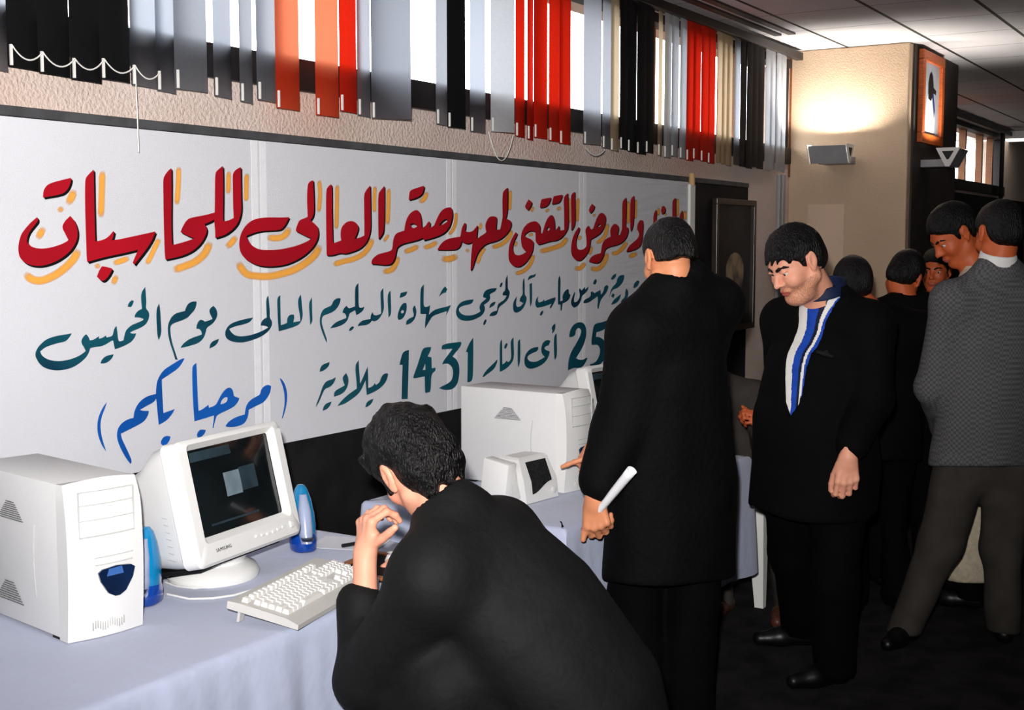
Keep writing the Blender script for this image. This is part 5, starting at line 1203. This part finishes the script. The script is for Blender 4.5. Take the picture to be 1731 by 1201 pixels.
    for s in 'LR':
        w_ = J[s + 'w']; e = J[s + 'e']; c = p.get(s + 'cuff'); c = V(*c) if c is not None else w_ + nz(e - w_) * 0.025
        K.add(capsule(J[s + 's'], e, sr[0], sr[1]), 0.045); K.add(capsule(e, c - nz(c - e) * sr[2] * 0.9, sr[1], sr[2]), 0.03)
        # flat cuff
        K.ops[-1] = ('u', (lambda p_, f=K.ops[-1][1][0], c=c, dd=nz(c - e): smax(f(p_), (p_ - c) @ dd, 0.01), K.ops[-1][1][1], K.ops[-1][1][2]), 0.03)
    K.warp(waves(p['seed'] + 3, (11, 24, 48), p.get('folds', 0.012), (1, 1, 0.55)))
    if 'hem' in p: K.inter(lambda q: p['hem'] + 0.012 * np.sin(q[:, 0] * 14 + q[:, 1] * 9) - q[:, 2], 0.01)
    # neck opening
    K.cut(capsule(J['neck'] + up * 0.045, H.P(-0.02, 0, -0.03), p.get('collar_r', 0.068), 0.075), 0.012)
    if 'open' in p:
        for f in p['open'](J, H, side, up): K.cut(f, 0.006)
    for pr_, k_ in p.get('coat_extra', []): K.add(pr_, k_)
    jk = part(p.get('coat_name', 'jacket'), K, p['jacket'])
    if p.get('collar'):
        Cl = Sdf(); nb = J['neck'] + up * 0.012; fw = np.cross(side, up); tl = p.get('collar_tilt', 0.0); rr = p.get('collar_r', 0.068) + 0.004
        def band(q, nb=nb, rr=rr, tl=tl):
            e = q - nb; hgt = e @ up; a_ = e @ side; f_ = e @ fw; r_ = np.sqrt(a_ ** 2 + f_ ** 2)
            return smax(np.abs(r_ - rr - 0.15 * (0.03 - hgt)) - 0.0055, np.abs(hgt - 0.016 + tl * f_ / rr) - 0.021, 0.006)
        Cl.add((band, nb, rr + 0.06), 0.0)
        part('collar', Cl, p['collar'], 0.0032)
    return body, J, H, part
# ================================================================ PEOPLE
def shirt_patch(name, pts, m, parent, origin, thick=0.004): pass
# ---- seated man at the keyboard
_fh = nz(-0.50 * R3 + 0.86 * F3); _fS = nz(_fh * 0.84 - 0.54 * Z3); _lS = nz(np.cross(Z3, _fh)); _uS = nz(np.cross(_fS, _lS))
hS = Head(at(701, 785, 2.93), _fS, _uS * 0.93 + _lS * 0.36, 1.06)
sp = dict(label='person in a black jacket sitting with chin on fist before the monitor', head=hS, seed=11, h=0.0045, hc=0.009, skin='skin light',
    origin=(2.56, 1.35, 0.0), neck=at(757, 868, 2.86), chest=(2.43, 1.48, 0.82), pelvis=(2.50, 1.29, 0.56), Ls=(2.20, 1.57, 0.925), Rs=(2.53, 1.62, 0.945),
    Le=at(616, 1150, 2.82), Lw=at(617, 938, 2.92), Lcuff=at(611, 990, 2.90), Re=(2.72, 1.66, 0.76), Rw=(2.76, 1.955, 0.80), Rcuff=(2.76, 1.925, 0.80),
    Lh=(2.46, 1.31, 0.53), Rh=(2.66, 1.31, 0.53), Lk=(2.44, 1.70, 0.53), Rk=(2.68, 1.70, 0.53), La=(2.44, 1.66, 0.09), Ra=(2.68, 1.66, 0.09), Lt=(2.43, 1.82, 0.03), Rt=(2.69, 1.82, 0.03),
    Lhand=dict(fdir=V(0.07, -0.02, 1.0), back=-0.75 * R3 - 0.55 * F3, thumb_side=-1, curl=[(1.05, 0.9, 0.4), (1.1, 1.0, 0.5), (1.0, 1.0, 0.5), (0.9, 0.9, 0.5)], k=0.98, thumb=(1.05, 0.1, 0.1)),
    Rhand=dict(fdir=V(-0.05, 1, -0.12), back=Z3, thumb_side=1, curl=CURL['relax'], k=0.98),
    coat=[((2.50, 1.27, 0.44), 0.19, 0.15), ((2.485, 1.31, 0.62), 0.19, 0.15), ((2.435, 1.44, 0.80), 0.20, 0.135), ((2.385, 1.55, 0.93), 0.185, 0.11), ((2.365, 1.61, 1.005), 0.115, 0.08)],
    coat_extra=[(capsule((2.45, 1.45, 0.80), (2.28, 1.58, 0.66), 0.12, 0.11), 0.05), (capsule((2.50, 1.36, 0.60), (2.30, 1.64, 0.58), 0.14, 0.11), 0.05), (capsule((2.62, 1.36, 0.60), (2.50, 1.66, 0.58), 0.13, 0.10), 0.05)],
    jacket='charcoal jacket', trousers='black trousers', sleeve=(0.086, 0.072, 0.054), folds=0.015, hem=0.43, collar_r=0.060, side=V(-1, 0.05, 0))
body, J, H, part = build_person(sp)
def shag(S_, s):
    for a, b, r0, r1 in (((0.075, 0.03, 0.08), (0.086, 0.035, 0.04), 0.014, 0.006), ((0.075, 0.0, 0.085), (0.09, 0.0, 0.045), 0.014, 0.006), ((0.075, 0.055, 0.075), (0.082, 0.062, 0.03), 0.014, 0.005), ((0.028, 0.070, 0.03), (0.030, 0.070, -0.022), 0.012, 0.006), ((-0.075, 0.04, -0.05), (-0.070, 0.05, -0.088), 0.02, 0.008), ((-0.09, 0.0, -0.05), (-0.085, 0.0, -0.098), 0.022, 0.008), ((-0.06, -0.05, -0.05), (-0.055, -0.05, -0.095), 0.02, 0.008)):
        S_.add(s.C(a, b, r0, r1), 0.015)
HS = [(-0.2, -0.088), (-0.075, -0.085), (-0.05, -0.078), (-0.036, -0.055), (-0.030, 0.010), (-0.012, 0.022), (0.008, 0.014), (0.012, -0.030), (0.030, -0.024), (0.036, 0.016), (0.05, 0.030), (0.066, 0.038), (0.085, 0.046), (0.2, 0.05)]
hS.hair(body, sp['origin'], 0.004, HS, puff=0.020, seed=4, clump=0.006, extra=shag, longback=0.012)
hS.eyes(body, sp['origin']); hS.brows(body, sp['origin'])

# ---- man in the long black coat, seen from behind
hC = Head(at(1131, 437, 4.0), 0.90 * F3 - 0.36 * R3 - 0.30 * Z3, Z3 - 0.14 * R3 + 0.25 * F3, 0.98)
pC = at(1128, 800, 4.06)
cp = dict(label='person in a long black coat, back turned, holding a rolled white paper', head=hC, seed=21, h=0.005, hc=0.010, skin='skin tan', lips=True,
    neck=at(1140, 482, 3.97), chest=at(1138, 620, 4.02), pelvis=pC, Ls=at(1082, 560, 3.93), Rs=at(1210, 516, 4.10),
    Le=at(1046, 728, 3.92), Lw=at(1005, 842, 3.86), Lcuff=at(1006, 838, 3.865), Re=at(1150, 725, 4.38), Rw=at(1030, 757, 4.30), Rcuff=at(1026, 758, 4.30),
    Lh=pC - 0.10 * R3 - 0.05 * Z3, Rh=pC + 0.10 * R3 - 0.05 * Z3, leg=1.15, Lk=pC - 0.095 * R3 + 0.03 * F3 - V(0, 0, 0.42), Rk=pC + 0.09 * R3 + 0.02 * F3 - V(0, 0, 0.42),
    La=V(pC[0], pC[1], 0.09) - 0.085 * R3, Ra=V(pC[0], pC[1], 0.09) + 0.08 * R3, Lt=V(pC[0], pC[1], 0.03) - 0.15 * R3 + 0.15 * F3, Rt=V(pC[0], pC[1], 0.03) + 0.12 * R3 + 0.15 * F3,
    Lhand=dict(fdir=-Z3 + 0.12 * R3, back=-0.85 * F3 - 0.35 * R3, thumb_side=-1, curl=[(0.75, 1.0, 0.5), (0.85, 1.05, 0.6), (0.95, 1.15, 0.6), (1.05, 1.2, 0.6)], k=1.08, spread=0.08, thumb=(0.22, -0.05, -0.06)),
    Rhand=dict(fdir=-0.95 * R3 + 0.1 * F3 - 0.22 * Z3, back=0.75 * Z3 - 0.6 * F3, thumb_side=1, curl=CURL['point'], k=0.98, thumb=(0.3, 0.5, 0.3)),
    coat=[(at(1130, 985, 4.06), 0.235, 0.19), (at(1136, 800, 4.06), 0.228, 0.18), (at(1138, 700, 4.04), 0.212, 0.16), (at(1138, 620, 4.02), 0.20, 0.14), (at(1141, 560, 4.0), 0.19, 0.115), (at(1140, 515, 3.98), 0.13, 0.085)],
    jacket='black coat', coat_name='coat', trousers='black trousers', sleeve=(0.086, 0.066, 0.053), coat_extra=[(capsule(at(1108, 497, 3.94), at(1168, 463, 3.99), 0.040, 0.044), 0.03), (capsule(at(1168, 463, 3.99), at(1215, 500, 4.08), 0.044, 0.05), 0.03)], folds=0.016, hem=1.65 - 572 / 2150 * 4.06, collar_r=0.060)
body, J, H, part = build_person(cp)
HC = [(-0.2, -0.026), (-0.075, -0.026), (-0.05, -0.026), (-0.034, -0.022), (-0.030, 0.022), (-0.005, 0.030), (0.008, 0.022), (0.011, -0.012), (0.026, -0.010), (0.031, 0.024), (0.05, 0.040), (0.066, 0.052), (0.085, 0.066), (0.2, 0.07)]
hC.hair(body, body.location, 0.005, HC, puff=0.009, seed=6, clump=0.002)
hC.eyes(body, body.location); hC.brows(body, body.location)
# the rolled paper he holds
a, b = at(986, 896, 3.90), at(1068, 796, 3.745); d = nz(b - a); u = nz(np.cross(d, Z3)); v = np.cross(u, d)
m = MB()
def roll(s, t):
    ang = 2 * pi * 1.6 * s; r = 0.006 + 0.004 * s + 0.0075 * t; q = a + (b - a) * t + (u * cos(ang) + v * sin(ang)) * r; return tuple(q)
m.grid(roll, 48, 10)
o = m.build('rolled_paper', mat('paper roll', (232, 232, 236), 0.5, 0.35, var=(9, 0.02)), None, smooth=1.5); o.modifiers.new('thickness', 'SOLIDIFY').thickness = 0.0006
tag(o, 'rolled white sheet held in the hand of the black-coated person', 'paper')

# ---- man in the open black suit
mat('collar navy', (20, 30, 60), 0.6, 0.2, var=(40, 0.2))
hM = Head(at(1345, 444, 4.58), -0.82 * R3 - 0.40 * F3 - 0.56 * Z3, Z3 - 0.10 * R3, 1.06, 1.0)
fM = nz(-0.80 * R3 - 0.60 * F3); lM = nz(np.cross(Z3, fM)); sc = at(1398, 548, 4.68); pM = at(1388, 778, 4.70)
la, ra = onz(1408, 1158, 0), onz(1352, 1092, 0)
cM = at(1383, 630, 4.68); bM = at(1376, 715, 4.69)
mp = dict(label='person in an open black suit and striped blue shirt, looking down', head=hM, seed=31, h=0.0045, hc=0.010, skin='skin light', fat=0.007, stubble=1,
    neck=at(1392, 500, 4.66), chest=cM, pelvis=pM, Ls=sc + 0.19 * lM, Rs=sc - 0.19 * lM,
    Le=at(1476, 676, 4.50), Lw=at(1434, 772, 4.36), Lcuff=at(1434, 770, 4.36), Re=at(1325, 690, 4.95), Rw=at(1318, 785, 4.98),
    Lh=pM + 0.10 * lM - 0.05 * Z3, Rh=pM - 0.10 * lM - 0.05 * Z3, Lk=V(*(pM * 0.5 + la * 0.5)) + 0.06 * lM + 0.04 * fM, Rk=V(*(pM * 0.5 + ra * 0.5)) - 0.05 * lM + 0.05 * fM,
    La=la + V(0, 0, 0.09), Ra=ra + V(0, 0, 0.09), Lt=onz(1338, 1166, 0) + V(0, 0, 0.03), Rt=onz(1290, 1092, 0) + V(0, 0, 0.03),
    Lhand=dict(fdir=-Z3 - 0.02 * R3, back=-1.0 * F3 - 0.05 * R3, thumb_side=-1, curl=[(0.35, 0.95, 0.7), (0.38, 1.0, 0.7), (0.42, 1.05, 0.7), (0.5, 1.1, 0.7)], k=1.08, thumb=(0.35, 0.35, 0.3)),
    Rhand=dict(fdir=-Z3, back=-lM, thumb_side=1, curl=CURL['relax'], k=1.0),
    coat=[(at(1366, 900, 4.70), 0.24, 0.225), (at(1378, 790, 4.70), 0.24, 0.235), (at(1374, 715, 4.69), 0.232, 0.222), (cM, 0.215, 0.175), (sc - 0.03 * Z3, 0.19, 0.12), (at(1394, 512, 4.67), 0.12, 0.09)],
    jacket='black suit', trousers='black trousers', sleeve=(0.088, 0.072, 0.056), folds=0.010, hem=1.65 - 456 / 2150 * 4.69, girth=1.25, leg=1.18, collar_r=0.074, collar='collar navy', collar_tilt=0.02)
ZS = [bM[2] - 0.06, bM[2], cM[2], sc[2] - 0.03, at(1393, 510, 4.67)[2]]
CS = [bM - 0.06 * Z3, bM, cM, sc - 0.03 * Z3, at(1393, 510, 4.67)]
def axisM(z): return np.stack([np.interp(z, ZS, [q_[i] for q_ in CS]) for i in range(2)] + [z], -1)
def vneck(p):      # narrow V of the open jacket: sideways offset against height
    z = p[:, 2]; c = axisM(z); u = (p - c) @ lM; f = (p - c) @ fM
    u0 = np.interp(z, VZ, VU); wd = np.interp(z, VZ, VW)
    return np.maximum(np.maximum(np.abs(u - u0) - wd, VZ[0] - z), 0.02 - f)
VZ = [1.022, 1.07, 1.15, 1.25, 1.36, 1.46]; VU = [0.055, 0.045, 0.03, 0.015, 0.01, 0.02]; VW = [0.004, 0.030, 0.040, 0.046, 0.06, 0.09]
mp['open'] = lambda J, H, side, up: [(vneck, cM + fM * 0.1, 0.6)]
body, J, H, part = build_person(mp)
hM.eyes(body, body.location); hM.brows(body, body.location, 1.3)
def fringe(S_, s):
    for a, b, r0, r1 in (((0.066, 0.035, 0.075), (0.088, 0.034, 0.047), 0.013, 0.005), ((0.07, 0.015, 0.08), (0.095, 0.012, 0.048), 0.013, 0.004), ((0.07, -0.015, 0.08), (0.095, -0.014, 0.053), 0.013, 0.005), ((0.05, 0.055, 0.06), (0.060, 0.060, 0.036), 0.012, 0.005)):
        S_.add(s.C(a, b, r0, r1), 0.012)
hM.hair(body, body.location, 0.0045, HL, puff=0.013, seed=8, clump=0.0025, extra=fringe)
# boldly striped open-necked shirt behind the jacket opening
Sh = Sdf(); Sh.add(trunk([(bM - 0.06 * Z3, 0.205, 0.20), (bM, 0.205, 0.203), (cM, 0.19, 0.163), (sc - 0.03 * Z3, 0.165, 0.110), (at(1393, 510, 4.67), 0.095, 0.083)], lM), 0.0)
Sh.inter(lambda p: -((p - cM) @ fM) + 0.01, 0.01)
mat('shirt blue', (22, 66, 166), 0.6, 0.2, var=(30, 0.1)); mat('shirt navy', (16, 24, 46), 0.6, 0.2, var=(30, 0.1))
def stripes(c):      # bold vertical bands: white, blue, navy, thin white, blue
    z = c[:, 2]; u = (c - axisM(z)) @ lM; r = (u - np.interp(z, VZ, VU)) / np.maximum(np.interp(z, VZ, VW), 0.03)
    o = np.full(len(c), 2)
    for lo_, hi_, k in ((-1.6, -1.25, 1), (-1.25, -0.30, 0), (-0.30, 0.34, 1), (0.34, 0.58, 2), (0.58, 0.80, 0), (0.80, 1.3, 1)): o[(r >= lo_) & (r < hi_)] = k
    return o
sdf_mesh('shirt', Sh, 0.003, [MATS['white shirt'], MATS['shirt blue'], MATS['shirt navy']], body, body.location, stripes)
Lp = Sdf()
# pocket handkerchief, only its dark folded edge shows
q = at(1392, 600, 4.46); Lp.add(capsule(q - 0.02 * R3 + 0.01 * Z3, q + 0.03 * R3 - 0.006 * Z3, 0.008), 0.004); Lp.add(capsule(q, q + 0.012 * R3 + 0.012 * Z3, 0.007), 0.006)
part('pocket_square', Lp, 'charcoal jacket', 0.005)

# ---- man in the grey tweed jacket, seen from behind
hG = Head(at(1688, 396, 5.2), 0.92 * F3 - 0.22 * R3 - 0.28 * Z3, Z3 + 0.2 * F3, 1.05)
pG = at(1664, 768, 5.22)
gp = dict(label='person in a grey flecked jacket with back turned and legs apart', head=hG, seed=41, h=0.007, hc=0.011, skin='skin warm',
    neck=at(1686, 448, 5.16), chest=at(1676, 600, 5.2), pelvis=pG, Ls=at(1610, 510, 5.15), Rs=at(1764, 508, 5.26),
    Le=at(1572, 655, 5.2), Lw=at(1600, 740, 5.45), Re=at(1800, 655, 5.3), Rw=at(1775, 745, 5.5),
    Lh=pG - 0.10 * R3 - 0.04 * Z3, Rh=pG + 0.11 * R3 - 0.04 * Z3, Lk=at(1590, 920, 5.16), Rk=at(1694, 930, 5.18), La=at(1535, 1042, 5.12), Ra=at(1697, 1046, 5.14),
    Lt=at(1500, 1078, 5.0), Rt=at(1690, 1076, 5.28), Lhand=dict(fdir=-Z3 + 0.3 * R3, back=-R3, thumb_side=1, curl=CURL['relax']), Rhand=dict(fdir=-Z3, back=R3, thumb_side=-1, curl=CURL['relax']),
    coat=[(at(1660, 815, 5.2), 0.235, 0.165), (pG, 0.23, 0.16), (at(1674, 660, 5.2), 0.215, 0.145), (at(1680, 570, 5.2), 0.215, 0.135), (at(1686, 505, 5.19), 0.19, 0.11), (at(1688, 468, 5.17), 0.11, 0.08)],
    jacket='grey tweed', trousers='grey trousers', leg=1.08, sleeve=(0.084, 0.070, 0.055), folds=0.012, hem=1.65 - 379 / 2150 * 5.2, collar='white shirt', collar_r=0.062, collar_tilt=-0.012)
for k_ in ('La', 'Ra'): gp[k_] = V(gp[k_][0], gp[k_][1], 0.09)
for k_ in ('Lt', 'Rt'): gp[k_] = V(gp[k_][0], gp[k_][1], 0.03)
body, J, H, part = build_person(gp)
hG.hair(body, body.location, 0.006, HL, puff=0.013, seed=9, clump=0.002)

# ---- people further back
def standing(label, hx, hy, d, fwd, seed, jacket='black suit', skin='skin warm', up=None, collar=None, lean=0.0, width=0.19, k=1.0, hl=HL, puff=0.012, body_f=None, trousers='black trousers', drop=0.0, reach=0.16, hem=0.74, cw=1.0):
    h_ = Head(at(hx, hy, d), fwd, Z3 if up is None else up, k); f = nz(V(fwd[0], fwd[1], 0) if body_f is None else body_f); l = nz(np.cross(Z3, f)); c = h_.c - f * 0.06 * 1.0 + R3 * lean
    top = h_.c[2] - 0.17 - drop; n = V(c[0], c[1], top); s = top / 1.42
    at_z = lambda z, ff=0.0, ll=0.0: V(c[0], c[1], 0) + f * ff + l * ll + V(0, 0, z * s)
    p = dict(label=label, head=h_, seed=seed, h=0.009, hc=0.014, skin=skin, neck=n, chest=at_z(1.18), pelvis=at_z(0.90), Ls=at_z(1.34, 0, width), Rs=at_z(1.34, 0, -width), Le=at_z(1.06, 0.02, width + 0.06), Re=at_z(1.06, 0.02, -width - 0.06),
        Lw=at_z(0.88, reach, width + 0.0), Rw=at_z(0.88, reach, -width), Lh=at_z(0.86, 0, 0.1), Rh=at_z(0.86, 0, -0.1), Lk=at_z(0.48, 0.03, 0.1), Rk=at_z(0.48, 0.03, -0.1), La=at_z(0.09 / s, -0.02, 0.11), Ra=at_z(0.09 / s, -0.02, -0.11), Lt=at_z(0.03 / s, 0.14, 0.13), Rt=at_z(0.03 / s, 0.14, -0.13),
        Lhand=dict(fdir=f * 0.5 - Z3, back=l, thumb_side=1, curl=CURL['relax']), Rhand=dict(fdir=f * 0.5 - Z3, back=-l, thumb_side=-1, curl=CURL['relax']),
        coat=[(at_z(hem - 0.02), 0.205 * cw, 0.16), (at_z(0.92), 0.205 * cw, 0.155), (at_z(1.10), 0.195 * cw, 0.14), (at_z(1.25), 0.20 * cw, 0.13), (at_z(1.34), 0.17 * cw, 0.105), (at_z(1.40), 0.10, 0.075)], hem=hem * s, jacket=jacket, trousers=trousers, collar=collar)
    b, J, H, part = build_person(p); h_.hair(b, b.location, 0.008, hl, puff=puff, seed=seed, clump=0.002); h_.brows(b, b.location); h_.eyes(b, b.location)
    return b
standing('person in a black jacket, back of head against the tan pillar behind the suited man', 1440, 482, 5.65, 0.95 * F3 - 0.15 * R3 - 0.15 * Z3, 51, lean=0.10, width=0.20, drop=-0.045)
standing('person with dark hair bowed, nape showing, left of the grey-jacketed person', 1529, 468, 6.1, 0.75 * F3 + 0.45 * R3 - 0.45 * Z3, 52, up=Z3 + 0.35 * R3, body_f=F3, drop=-0.05)
standing('person facing the camera, small dim face between two dark heads', 1582, 458, 7.3, -0.75 * F3 - 0.45 * R3 - 0.1 * Z3, 53)
standing('person in a pale robe bowing in profile, past the grey-jacketed shoulder', 1612, 396, 5.75, -0.80 * R3 - 0.15 * F3 - 0.66 * Z3, 54, jacket='pale robe', collar='pale robe', k=1.1, body_f=-R3 * 0.8 + 0.5 * F3, lean=0.06, width=0.15, reach=0.02, hem=0.13, cw=0.85, drop=0.02)

# ---- person sitting on the plastic chair behind the coat
hX = Head((5.50, 2.34, 1.17), V(-0.95, 0.05, -0.25), Z3, 0.98)
xp = dict(label='person in grey sitting on the white plastic chair, mostly hidden by the black coat', head=hX, seed=61, h=0.008, hc=0.013, skin='skin warm', origin=(5.5, 2.2, 0.0),
    neck=(5.58, 2.33, 0.99), chest=(5.66, 2.30, 0.78), pelvis=(5.72, 2.27, 0.545), Ls=(5.60, 2.13, 0.93), Rs=(5.60, 2.51, 0.93), Le=(5.50, 2.04, 0.72), Re=(5.45, 2.56, 0.72), Lw=at(1284, 722, 5.44), Lcuff=at(1286, 728, 5.45), Rw=(5.25, 2.45, 0.70),
    Lh=(5.66, 2.17, 0.53), Rh=(5.66, 2.37, 0.53), Lk=(5.25, 1.87, 0.51), Rk=(5.22, 2.15, 0.51), La=(5.27, 1.85, 0.09), Ra=(5.20, 2.11, 0.09), Lt=(5.13, 1.83, 0.03), Rt=(5.06, 2.11, 0.03),
    Lhand=dict(fdir=V(-0.6, 0.1, 0.5), back=V(0, -1, 0.3), thumb_side=-1, curl=CURL['grip'], k=0.9), Rhand=dict(fdir=V(-1, 0, -0.2), back=Z3, thumb_side=-1, curl=CURL['relax']),
    coat=[((5.72, 2.27, 0.46), 0.20, 0.15), ((5.70, 2.28, 0.62), 0.19, 0.14), ((5.65, 2.30, 0.80), 0.20, 0.13), ((5.60, 2.32, 0.92), 0.17, 0.10), ((5.59, 2.33, 0.97), 0.10, 0.075)], side=V(0, -1, 0),
    jacket='grey trousers', trousers='grey trousers', leg=0.85, hem=0.44, shoes='brown shoe')
body, J, H, part = build_person(xp)
hX.hair(body, xp['origin'], 0.008, HL, seed=12, clump=0.002); hX.eyes(body, xp['origin']); hX.brows(body, xp['origin'])
